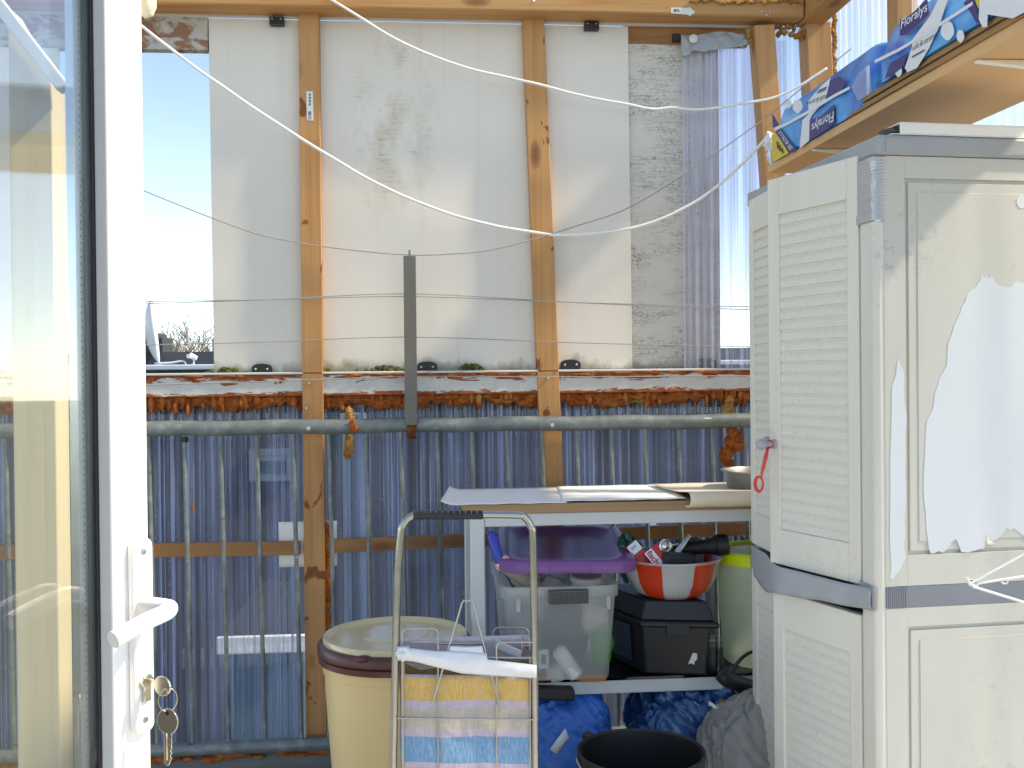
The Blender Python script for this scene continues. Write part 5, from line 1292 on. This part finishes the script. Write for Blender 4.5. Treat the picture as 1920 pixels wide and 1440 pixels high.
mb = MB(); mb.lathe([(.001, .0), (rb_ * .55, 0), (rb_ * .72, hb_ * .14), (rb_ * .86, hb_ * .45), (rb_ * .95, hb_ * .93), (rb_ * 1.0, hb_), (rb_ * .985, hb_ + .003), (rb_ * .93, hb_ * .95), (rb_ * .84, hb_ * .47), (rb_ * .70, hb_ * .17), (rb_ * .5, .004), (.001, .004)], (bw.x, 2.52, zb_a), 64); mb.build('shell', M['bowl'], bowl)
mb = MB(); mb.tube([(bw.x + rb_ * .985 * math.cos(q), 2.52 + rb_ * .985 * math.sin(q), zb_b + .002) for q in [2 * math.pi * k / 64 for k in range(64)]], .0032, 8, close=True); mb.build('rim', M['milky'], bowl)
# things in the bowl
def carton(name, pxc, dep, w, h, d, roll, tilt, yaw, mat, lab, cat):
    c = PY(*pxc, dep); Mx = Matrix.Rotation(yaw, 3, 'Z') @ Matrix.Rotation(tilt, 3, 'X') @ Matrix.Rotation(roll, 3, 'Y')
    t = thing(name, c, lab, cat); mb = MB(); mb.box((-w/2, -d/2, -h/2), (w/2, d/2, h/2), M=Matrix.Translation(c) @ Mx.to_4x4()); mb.build('carton', mat, t, bevel=.0015)
    return t, c, Mx
t, c, Mx = carton('screw_carton', (1236, 1046), 2.47, .050, .060, .03, R(-38), R(-20), R(-5), M['red'], 'red and white carton with lettering at the front of the bowl', 'carton')
mb = MB(); fy = -.0155
mb.face([c + Mx @ V(p) for p in ((-.0248, fy, -.029), (-.003, fy, -.029), (-.003, fy, .029), (-.0248, fy, .029))]); mb.build('label', M['print_white'], t, smooth=False)
# lettering reads downwards along the white strip
mb = MB(); put_text(mb, 'fischer', [c + Mx @ V(p) for p in ((-.0215, fy - .0005, .027), (-.0215, fy - .0005, -.027), (-.0065, fy - .0005, -.027), (-.0065, fy - .0005, .027))], 0, 0, .03); mb.build('lettering', M['red'], t, smooth=False)
t, c, Mx = carton('screw_carton', (1200, 1043), 2.49, .030, .075, .03, R(-38), R(-15), R(0), M['red'], 'red carton with a white end at the left of the bowl', 'carton')
mb = MB(); mb.face([c + Mx @ V(p) for p in ((-.0148, -.0156, .012), (.0148, -.0156, .012), (.0148, -.0156, .037), (-.0148, -.0156, .037))]); mb.build('label', M['print_white'], t, smooth=False)
mb = MB(); mb.face([c + Mx @ V(p) for p in ((-.014, -.014, .0380), (.014, -.014, .0380), (.014, .014, .0380), (-.014, .014, .0380))]); mb.build('label', M['print_white'], t, smooth=False)
mb = MB()
for k in range(2): mb.face([c + Mx @ V(p) for p in ((-.010, -.0160, .024 + k * .004), (.006, -.0160, .024 + k * .004), (.006, -.0160, .0255 + k * .004), (-.010, -.0160, .0255 + k * .004))])
mb.build('lettering', M['print_dark'], t, smooth=False)
a, b = PY(1262, 1032, 2.53), PY(1366, 1020, 2.50); 
dr = thing('hand_torch', a, 'thick black torch shaped tool lying across the bowl rim', 'torch'); d = b - a
mb = MB(); mb.tube([a + V((-.01, 0, -.035)), a, a + d * .2, a + d * .45, a + d * .66, a + d * .7, a + d * .78], [.018, .017, .018, .017, .018, .02, .025], 20); mb.build('grip', M['black_soft'], dr)
mb = MB(); mb.tube([a + d * .781, a + d * .80, a + d * .97, a + d * 1.0, a + d * 1.01], [.024, .027, .026, .022, .012], 20); mb.build('head', M['black'], dr)
for k in range(1):
    a2 = PY(1271, 1052, 2.45); mb = MB(); mb.box((a2.x - .038, 2.43, a2.z - .018), (a2.x + .042, 2.49, a2.z + .018), M=Matrix.Translation(a2) @ Matrix.Rotation(R(3), 4, 'Y') @ Matrix.Translation(-a2)); tag(mb.build('plastic_case', M['black'], bevel=.006), 'small black plastic case in the front of the bowl', 'case')
a, b = PY(1258, 1056, 2.47), PY(1296, 1004, 2.47)
pl_ = thing('scraper', a, 'shiny metal scraper with a round knob sticking out of the bowl', 'scraper'); d = (b - a); s_ = V((d.z, 0, -d.x)).normalized()
mb = MB(); mb.hexa([a - s_ * .006, a + s_ * .006, a + s_ * .006 + V((0, .025, 0)), a - s_ * .006 + V((0, .025, 0)), b - s_ * .0015, b + s_ * .0015, b + s_ * .0015 + V((0, .02, 0)), b - s_ * .0015 + V((0, .02, 0))]); mb.build('blade', M['steel'], pl_, bevel=.0008)
kc = PY(1248, 1024, 2.462); Q = V((0.15, -1, .15)).to_track_quat('Z', 'Y').to_matrix()
mb = MB(); mb.lathe([(.001, -.008), (.014, -.008), (.0175, -.003), (.0175, .002), (.013, .005), (.010, .003), (.006, .006), (.001, .007)], kc, 24, M=Q); mb.tube([kc, PY(1272, 1020, 2.47)], .004, 10); mb.build('knob', M['steel'], pl_)
p = PY(1180, 1022, 2.55); mb = MB(); mb.blob(p + V((0, 0, -.03)), (.036, .03, .065), 21, .3, 2, 30, 20, 1, .2); tag(mb.build('plastic_bag', M['dark_green']), 'dark green plastic bag standing behind the bowl', 'bag')
# tub with lime lid
tc = PY(1432, 1100, 2.56); zt0_ = zg + .001; ztl = PY(1400, 1062, 2.46).z
tub = thing('food_tub', (tc.x, 2.56, zt0_), 'milky tall tub with a lime green lid half hidden by the cabinet', 'tub')
rr = tc.x - PY(1338, 1100, 2.56).x
mb = MB(); mb.lathe([(rr * .74, .0), (rr * .78, .006), (rr * .90, ztl - zt0_ - .03), (rr * .97, ztl - zt0_ - .028), (rr * .97, ztl - zt0_)], (tc.x, 2.56, zt0_), 48); mb.build('bucket', M['milky_green'], tub)
mb = MB(); mb.lathe([(rr * .98, 0), (rr * 1.0, .001), (rr * 1.0, .024), (rr * .96, .030), (rr * .9, .030), (rr * .86, .022), (rr * .3, .026), (.001, .026)], (tc.x, 2.56, ztl - .003), 56); mb.build('lid', M['lime'], tub)

# ------------------------------------------------------------ things on the floor
def crumple(name, c, rad, seed, mat, lab, cat, e=.85, amp=.14, fold=.16, nu=150, nv=90, fr=1.6):
    # slack film: broad bulges, and sharp creases that run out from the gathered top
    mb = MB(); c = V(c)
    def sg(x): return math.copysign(abs(x) ** e, x)
    for i in range(nv + 1):
        ph = math.pi * (i / nv - .5)
        for j in range(nu):
            th = 2 * math.pi * j / nu
            d = V((sg(math.cos(ph)) * sg(math.cos(th)), sg(math.cos(ph)) * sg(math.sin(th)), sg(math.sin(ph))))
            so_ = V((seed * 3.7, seed * 1.3, seed * 7.1))
            k = 1 + amp * noise.noise(d * fr + so_)
            w = noise.noise(d * 1.1 + so_) * 1.2
            a = noise.noise(V((math.cos(th + w) * 3.4, math.sin(th + w) * 3.4, d.z * .55)) + so_)
            b = noise.noise(V((d.x * 2.2 + d.z * 3.0, d.y * 2.2 - d.z * 2.0, d.z * .8 + d.x * 1.5)) * 1.5 + so_ * 2)
            k -= fold * .55 * max(0, 1 - abs(a) * 4.5) ** 1.4 + fold * .5 * max(0, 1 - abs(b) * 6) ** 1.5 - fold * .05 * noise.noise(d * 7 + so_)
            p = V((d.x * rad[0], d.y * rad[1], d.z * rad[2])) * k + c
            p.z = max(p.z, .003); mb.v.append(p)
    for i in range(nv):
        for j in range(nu):
            mb.f.append([i*nu+j, i*nu+(j+1) % nu, (i+1)*nu+(j+1) % nu, (i+1)*nu+j]); mb.mi.append(0)
    return tag(mb.build(name, mat, ang=70), lab, cat)
p = PY(1050, 1370, 2.45); ztop_ = PY(1060, 1296, 2.45).z
b1 = crumple('carrier_bag', (p.x + .005, 2.53, ztop_ / 2), (.135, .14, ztop_ / 2 * 1.0), 3, M['bag_blue'], 'bright blue carrier bag with a white tag beside the shopping trolley', 'bag', .7, .10, .10)
pl = [V((x, 0, 0)) for x in ()]
a = [PY(x, y, 2.385) for x, y in ((1031, 1405), (1043, 1414), (1067, 1383), (1060, 1365))]
mb = MB(); mb.face(a); wt = mb.build('tag', M['print_white'], b1, solid=.001)
p = PY(1010, 1302, 2.43); mb = MB(); mb.box((p.x - .06, 2.42, p.z - .012), (p.x + .085, 2.48, p.z + .016), M=Matrix.Translation(p) @ Matrix.Rotation(R(4), 4, 'Y') @ Matrix.Translation(-p)); tag(mb.build('black_tray', M['black_soft'], bevel=.006), 'flat black object sticking out of the bright blue bag', 'tray')
p = PY(1290, 1345, 2.5); z2 = PY(1290, 1278, 2.5).z
crumple('refuse_sack', (p.x + .05, 2.56, z2 * .47), (.195, .13, z2 * .60), 8, M['bag_navy'], 'large dark blue plastic sack slumped under the glass shelf', 'sack', .85, .16, .2)
p = PY(1395, 1290, 2.44); crumple('refuse_sack', (p.x, 2.50, p.z - .02), (.075, .07, .055), 15, M['bag_navy'], 'small knotted top of blue sack beside the cabinet', 'sack', 1, .25, .25, 60, 40)
mb = MB(); q = spline([PY(1352, 1262, 2.40), PY(1364, 1275, 2.40), PY(1390, 1283, 2.42), PY(1440, 1300, 2.45)], 6); mb.tube(q, [.012] + [.018] * (len(q) - 2) + [.016], 14)
hd = tag(mb.build('tool_handle', M['black_soft']), 'black padded handle poking out of the dark blue sack', 'handle')
mb = MB(); mb.tube(spline([PY(1450, 1215, 2.42), PY(1414, 1221, 2.41), PY(1392, 1233, 2.40), PY(1376, 1255, 2.40), PY(1371, 1285, 2.40), PY(1382, 1310, 2.40), PY(1400, 1330, 2.41)], 8), .0042, 10); tag(mb.build('cable', M['black']), 'black cable looping in front of the lime lidded tub', 'cable')
p = PY(1425, 1400, 2.28); z3 = PY(1425, 1312, 2.28).z
crumple('grey_sack', (p.x + .03, 2.36, z3 * .45), (.155, .13, z3 * .56), 31, M['grey_bag'], 'grey half clear plastic sack bulging beside the cabinet foot', 'sack', .9, .10, .12)
p = PY(1372, 1322, 2.37); mb = MB(); mb.prism([PY(1332, 1316, 2.37), PY(1352, 1330, 2.37), PY(1349, 1334, 2.37), PY(1330, 1322, 2.37)], (0, 1, 0), .01); tag(mb.build('card_strip', M['paper']), 'pale card strip sticking out of the dark blue sack', 'card')
p = PY(1362, 1318, 2.40); mb = MB(); mb.prism([PY(1352, 1312, 2.38), PY(1373, 1318, 2.38), PY(1366, 1334, 2.38), PY(1350, 1328, 2.38)], (0, 1, 0), .012); tag(mb.build('card_strip', M['fibreboard']), 'brown card corner in the dark blue sack', 'card')
# bucket
zrim = PY(1200, 1405, 2.08).z; bc = PY(1202, 1405, 2.08); rbk = (PY(1319, 1405, 2.08).x - PY(1084, 1405, 2.08).x) / 2
bk = thing('bucket', (bc.x, 2.08, 0), 'empty black bucket with a wire handle in front of the blue bags', 'bucket')
mb = MB(); mb.lathe([(rbk * .70, .0), (rbk * .72, .004), (rbk * .96, zrim - .02), (rbk * 1.0, zrim - .018), (rbk * 1.01, zrim - .002), (rbk * .985, zrim), (rbk * .95, zrim - .004), (rbk * .93, zrim - .03), (rbk * .69, .006), (.001, .006)], (bc.x, 2.08, 0), 64); mb.build('shell', M['black'], bk)
mb = MB(); mb.tube([(bc.x + rbk * 1.03 * math.cos(q), 2.08 + rbk * 1.03 * math.sin(q) * 1.0 - .004, zrim - .012 - .035 * abs(math.sin(q))) for q in [math.pi + math.pi * k / 30 for k in range(31)]], .0022, 8); mb.build('handle', M['steel'], bk)
p = PY(1142, 1372, 2.13); mb = MB(); mb.blob((bc.x - rbk * .72, 2.08 + rbk * .74, zrim - .004), (.012, .009, .012), 2, .3, 3, 16, 10); mb.build('handle_lug', M['black_soft'], bk)
# bin
by = 2.33
bcx_ = (PY(595, 1205, by).x + PY(886, 1205, by).x) / 2; rB = (PY(886, 1205, by).x - PY(595, 1205, by).x) / 2
zrB = PY(740, 1205, by).z
bn = thing('dustbin', (bcx_, by, 0), 'beige plastic bin with brown rimmed lid in front of the railing', 'bin')
mb = MB(); mb.lathe([(rB * .72, 0), (rB * .745, .008), (rB * .90, zrB - .10), (rB * .905, zrB - .055), (rB * .93, zrB - .053), (rB * .935, zrB - .014)], (bcx_, by, 0), 72); mb.build('body', M['bin_beige'], bn)
mb = MB(); mb.lathe([(rB * .95, zrB - .030), (rB * .985, zrB - .030), (rB * .99, zrB - .018), (rB * .97, zrB - .015), (rB * 1.0, zrB - .012), (rB * 1.0, zrB + .004), (rB * .965, zrB + .012), (rB * .93, zrB + .010), (rB * .925, zrB - .006)], (bcx_, by, 0), 72); rim = mb.build('rim', M['bin_brown'], bn)
mb = MB()
for q in (-1.95, -1.35): mb.blob((bcx_ + rB * .985 * math.cos(q), by + rB * .985 * math.sin(q), zrB - .030 if q > -1.5 else zrB + .008), (.016, .008, .008), 1, .1, 2, 14, 10); mb.build('clip', M['bin_brown'], rim); mb = MB()
mb = MB(); pr = [(rB * .935, zrB + .002), (rB * .93, zrB + .017), (rB * .915, zrB + .023), (rB * .88, zrB + .022), (rB * .83, zrB + .014), (rB * .62, zrB + .0155), (rB * .42, zrB + .017), (rB * .41, zrB + .021), (rB * .38, zrB + .021), (.001, zrB + .019)]
mb.lathe(pr, (bcx_, by, 0), 72); mb.build('lid', plain('lid_beige', (.62, .52, .31), .16, 0, .05, 5, 0, .6), bn)

# ------------------------------------------------------------ shopping trolley with its striped bag
ty = 1.86
def T(px, py, dy=0.0): return PY(px, py, ty + dy)
tro = thing('shopping_trolley', (T(872, 1400).x, ty + .06, 0), 'chrome tube shopping trolley frame with black grip', 'trolley')
fl = T(733, 1440); fr_ = T(1004, 1440)
low_l = V((T(727, 1440).x, ty, .03)); low_r = V((fr_.x, ty, .03))
path = [low_l, T(738, 1400), T(745, 1100), T(751, 1008), T(756, 984), T(772, 968), T(800, 965), T(960, 965), T(984, 970), T(995, 988), T(999, 1012), T(1002, 1200), T(1003, 1400), low_r]
mb = MB(); mb.tube(path[:2] + spline(path[1:13], 5)[1:-1] + path[12:], .0068, 14); mb.build('tube_frame', plain('tube_steel', (.38, .38, .35), .26, 1, .2, 22), tro)
mb = MB(); a, b = T(775, 965.5), T(906, 965.5)
n = 12
for k in range(n): mb.tube([a.lerp(b, k / n), a.lerp(b, (k + .86) / n)], .0082, 14); 
mb.tube([a, b], .0072, 12); mb.build('grip', M['rubber'], tro)
wr = .0016
def wire(*pp): mb_.tube(list(pp), wr, 8)
mb_ = MB()
DB = .13
def rloop(x0, x1, y0, y1, dy):
    r = 8; return [T(x0, y1, dy), T(x0, y0 + r, dy), T(x0 + r * .4, y0 + r * .3, dy), T(x0 + r, y0, dy), T(x1 - r, y0, dy), T(x1 - r * .4, y0 + r * .3, dy), T(x1, y0 + r, dy), T(x1, y1, dy)]
mb_.tube(rloop(754, 821, 1178, 1470, -.004), wr, 8)
mb_.tube(rloop(925, 991, 1177, 1207, DB), wr, 8)
mb_.tube(rloop(931, 1005, 1204, 1470, -.004), wr, 8)
mb_.tube(rloop(744, 1005, 1203, 1260, DB), wr, 8)
mb_.tube(rloop(744, 822, 1203, 1235, 0), wr, 8)
wire(T(822, 1207, DB * .5), T(925, 1207, DB)); wire(T(915, 1233, -.003), T(1003, 1233, -.003)); wire(T(744, 1346, -.006), T(1001, 1349, -.006)); wire(T(757, 1210, -.002), T(756, 1470, -.002)); wire(T(994, 1235, -.002), T(994, 1470, -.002))
wire(T(1003, 1233, 0), T(985, 1212, DB)); wire(T(746, 1233, 0), T(756, 1208, DB)); wire(T(979, 1188, .02), T(979, 1233, .02)); wire(T(980, 1211, .02), T(992, 1211, .02))
mb_.tube([T(811, 1321, -.009), T(813, 1313, -.009), T(866, 1132, .012), T(869, 1126, .012), T(883, 1126, .012), T(887, 1132, .012), T(934, 1315, -.009), T(936, 1323, -.009)], wr * 1.15, 8)
z_lo = .06
for px in (819, 930): wire(T(px, 1460, -.004), V((T(px, 1460).x, ty - .004, z_lo)))
for zz in (z_lo, .16): wire(V((low_l.x, ty - .004, zz)), V((low_r.x, ty - .004, zz))); wire(V((low_l.x, ty + DB, zz)), V((low_r.x, ty + DB, zz))); wire(V((low_l.x, ty, zz)), V((low_l.x, ty + DB, zz))); wire(V((low_r.x, ty, zz)), V((low_r.x, ty + DB, zz)))
mb_.build('wire_basket', plain('basket_wire', (.42, .41, .38), .35, 1, .15, 30), tro)
for x in (low_l.x, low_r.x):
    mb = MB(); mb.lathe([(.001, -.012), (.024, -.012), (.029, -.008), (.029, .008), (.024, .012), (.001, .012)], (x + .02 * (1 if x < 0.3 else -1), ty, .0295), 28, M=Matrix.Rotation(R(90), 3, 'Y')); mb.build('wheel', M['black_soft'], tro)
# bag
bag = thing('striped_bag', (T(875, 1400).x, ty + .07, .07), 'striped woven bag with a white hem hanging in the shopping trolley', 'bag')
xl = T(749, 1260).x; xr = T(1000, 1260).x
def bagpt(u, v):
    # u runs round the bag (0 .. 1), v from the hem down
    ring = [(xl, .008), (xr - .004, .004), (xr, .012), (xr, .118), (xl + .004, .122), (xl, .116)]
    seg = [0, .42, .45, .56, .95, .98, 1.0]
    for i in range(6):
        if u <= seg[i + 1] + 1e-9:
            t = (u - seg[i]) / (seg[i + 1] - seg[i]); a = ring[i]; b = ring[(i + 1) % 6]
            x = a[0] + (b[0] - a[0]) * t; y = ty + a[1] + (b[1] - a[1]) * t; break
    front = u <= .43
    fx_ = (x - xl) / (xr - xl)
    zt = T(870, 1262 + 12 * fx_).z if front else T(870, 1225).z
    zt -= .0 
    z = zt + (.075 - zt) * v
    bul = .012 * math.sin(3.14 * min(1, v * 1.4)) if front else 0
    dn_ = .007 * noise.noise(V((x * 14, z * 9, y * 6))) + .003 * noise.noise(V((x * 40, z * 26, 2)))
    return V((x + (dn_ if not front else .3 * dn_), y + (dn_ - bul * .4 if front else 0), z))
mb = MB(); mb.grid(lambda u, v: bagpt(u, v), 120, 50); mb.build('cloth', M['stripes'], bag, ang=180, solid=.0008)
hemf = plain('hem', (.68, .70, .72), .45, 0, .08, 20, .2)
mb = MB()
def hem(u, v):
    x = 744 + 262 * u; top_ = 1212 + 8 * max(0, (u - .1)) + (8 * math.exp(-((u - .0) / .1) ** 2) * -.2) + 24 * u * .9 + (10 * math.exp(-((u - .42) / .02) ** 2) * 0)
    if u < .38: top_ = 1211 + 10 * math.sin(u / .38 * 1.57)
    elif u < .64: top_ = 1221 + 4 * (u - .38) / .26
    else: top_ = 1236 + 11 * (u - .64) / .36
    bot = 1238 + (34 * min(1, max(0, (u - .12) / .35)) * .5) + 17 * u
    y = top_ + (bot - top_) * v
    p = T(x, y, -.006 - .006 * math.sin(v * 3.1) * (1 + .5 * noise.noise(V((u * 9, v * 2, 0)))))
    return p
mb.grid(hem, 60, 8)
mb.build('hem', hemf, bag, solid=.001)
mb = MB(); mb.grid(lambda u, v: T(838 + 72 * u + 6 * (1 - v) * (u - .5) * -2, 1211 + 24 * v + 1.5 * math.sin(u * 3), -.002 - .006 * v), 12, 8); mb.build('flap', hemf, bag, solid=.001)
mb = MB(); mb.blob(T(757, 1224, -.008), (.014, .010, .014), 4, .3, 2.5, 24, 16, 1, .15); mb.build('knot', hemf, bag)
mb = MB(); mb.grid(lambda u, v: T(812 + 112 * u, 1199 - 5 * u + (20 - 2 * u) * v, DB - .006 + .004 * math.sin(u * 6)), 20, 6); mb.build('back_hem', hemf, bag, solid=.001)
mb = MB(); mb.grid(lambda u, v: V((T(924, 1195, DB - .006).lerp(T(980, 1222, .02), u))) + V((0, .002 * math.sin(u * 9), -.022 * v * (1 - .4 * u))), 14, 6); mb.build('back_hem', hemf, bag, solid=.001)
mb = MB(); mb.grid(lambda u, v: T(757 + 70 * u, 1238 + 12 * u * .8 + (14 - 10 * abs(u - .45) * 2) * v, -.0035), 16, 4); nett = plain('netting', (.12, .12, .12), .7, 0, .9, 220); mb.build('netting', nett, bag, solid=.0006)
mb = MB(); mb.grid(lambda u, v: T(915 + 75 * u, 1233 + 8 * v, .004), 16, 4); mb.build('netting', nett, bag, solid=.0006)

# ------------------------------------------------------------ white wire airer at the right edge
yk = 1.52
n0 = PY(1822, 1093, yk)
air = thing('wire_airer', (PY(2150, 1100, yk).x, yk, 0), 'white wire airer poking into view in front of the cabinet', 'airer')
mb = MB(); r_ = .0021
far = PY(2150, 945, yk); f2 = PY(2150, 1068, yk); f3 = PY(2150, 1235, yk)
mb.tube([n0, PY(1925, 1037, yk), far], r_, 8); mb.tube([n0 + V((0, .003, -.003)), PY(1925, 1080, yk), f2], r_, 8); mb.tube([n0 + V((0, -.002, -.005)), PY(1925, 1131, yk), f3], r_, 8)
mb.tube(spline([PY(1813, 1083, yk), PY(1817, 1092, yk), PY(1828, 1099, yk), PY(1836, 1090, yk)], 5), r_ * 1.2, 8); mb.tube([n0 + V((.002 * math.cos(q) * 2, .002, .004 * math.sin(q))) for q in [k * .6 for k in range(16)]], .0016, 6)
mb.tube([PY(1884, 1090, yk) + V((.005 * math.cos(q), 0, .0035 * math.sin(q))) for q in [2 * math.pi * k / 14 for k in range(14)]], .0014, 6, close=True)
mb.build('wires', M['white_wire'], air)
mb = MB()
mb.tube([far, f2, f3, V((f3.x, yk, .01))], .005, 10); mb.tube([V((f3.x, yk - .25, .01)), V((f3.x, yk + .05, .01))], .005, 10); mb.build('leg', M['white_wire'], air)

# lower corrugated roof with a white edge just outside the sheet
zr_ = PY(1320, 998, 3.15).z; x0r, x1r = PY(1222, 998, 3.15).x, 2.2
lr_t = thing('lower_roof', ((x0r + x1r) / 2, 3.2, zr_ - .3), 'dark corrugated lower roof with a wavy white edge seen behind the bowl', 'roof')
mb = MB(); mb.grid(lambda u, v: (x0r + (x1r - x0r) * u, 3.15 + .004 * v, zr_ - .6 * (1 - v) + (.006 * math.sin(u * (x1r - x0r) / .035 * 6.283) if v > .5 else 0)), 300, 2); mb.build('sheet', M['slate'], lr_t, solid=.002)
mb = MB(); mb.tube([(x0r + (x1r - x0r) * k / 300, 3.147, zr_ + .006 * math.sin(k / 300 * (x1r - x0r) / .035 * 6.283)) for k in range(301)], .0035, 6); mb.build('edge', M['white_wire'], lr_t)
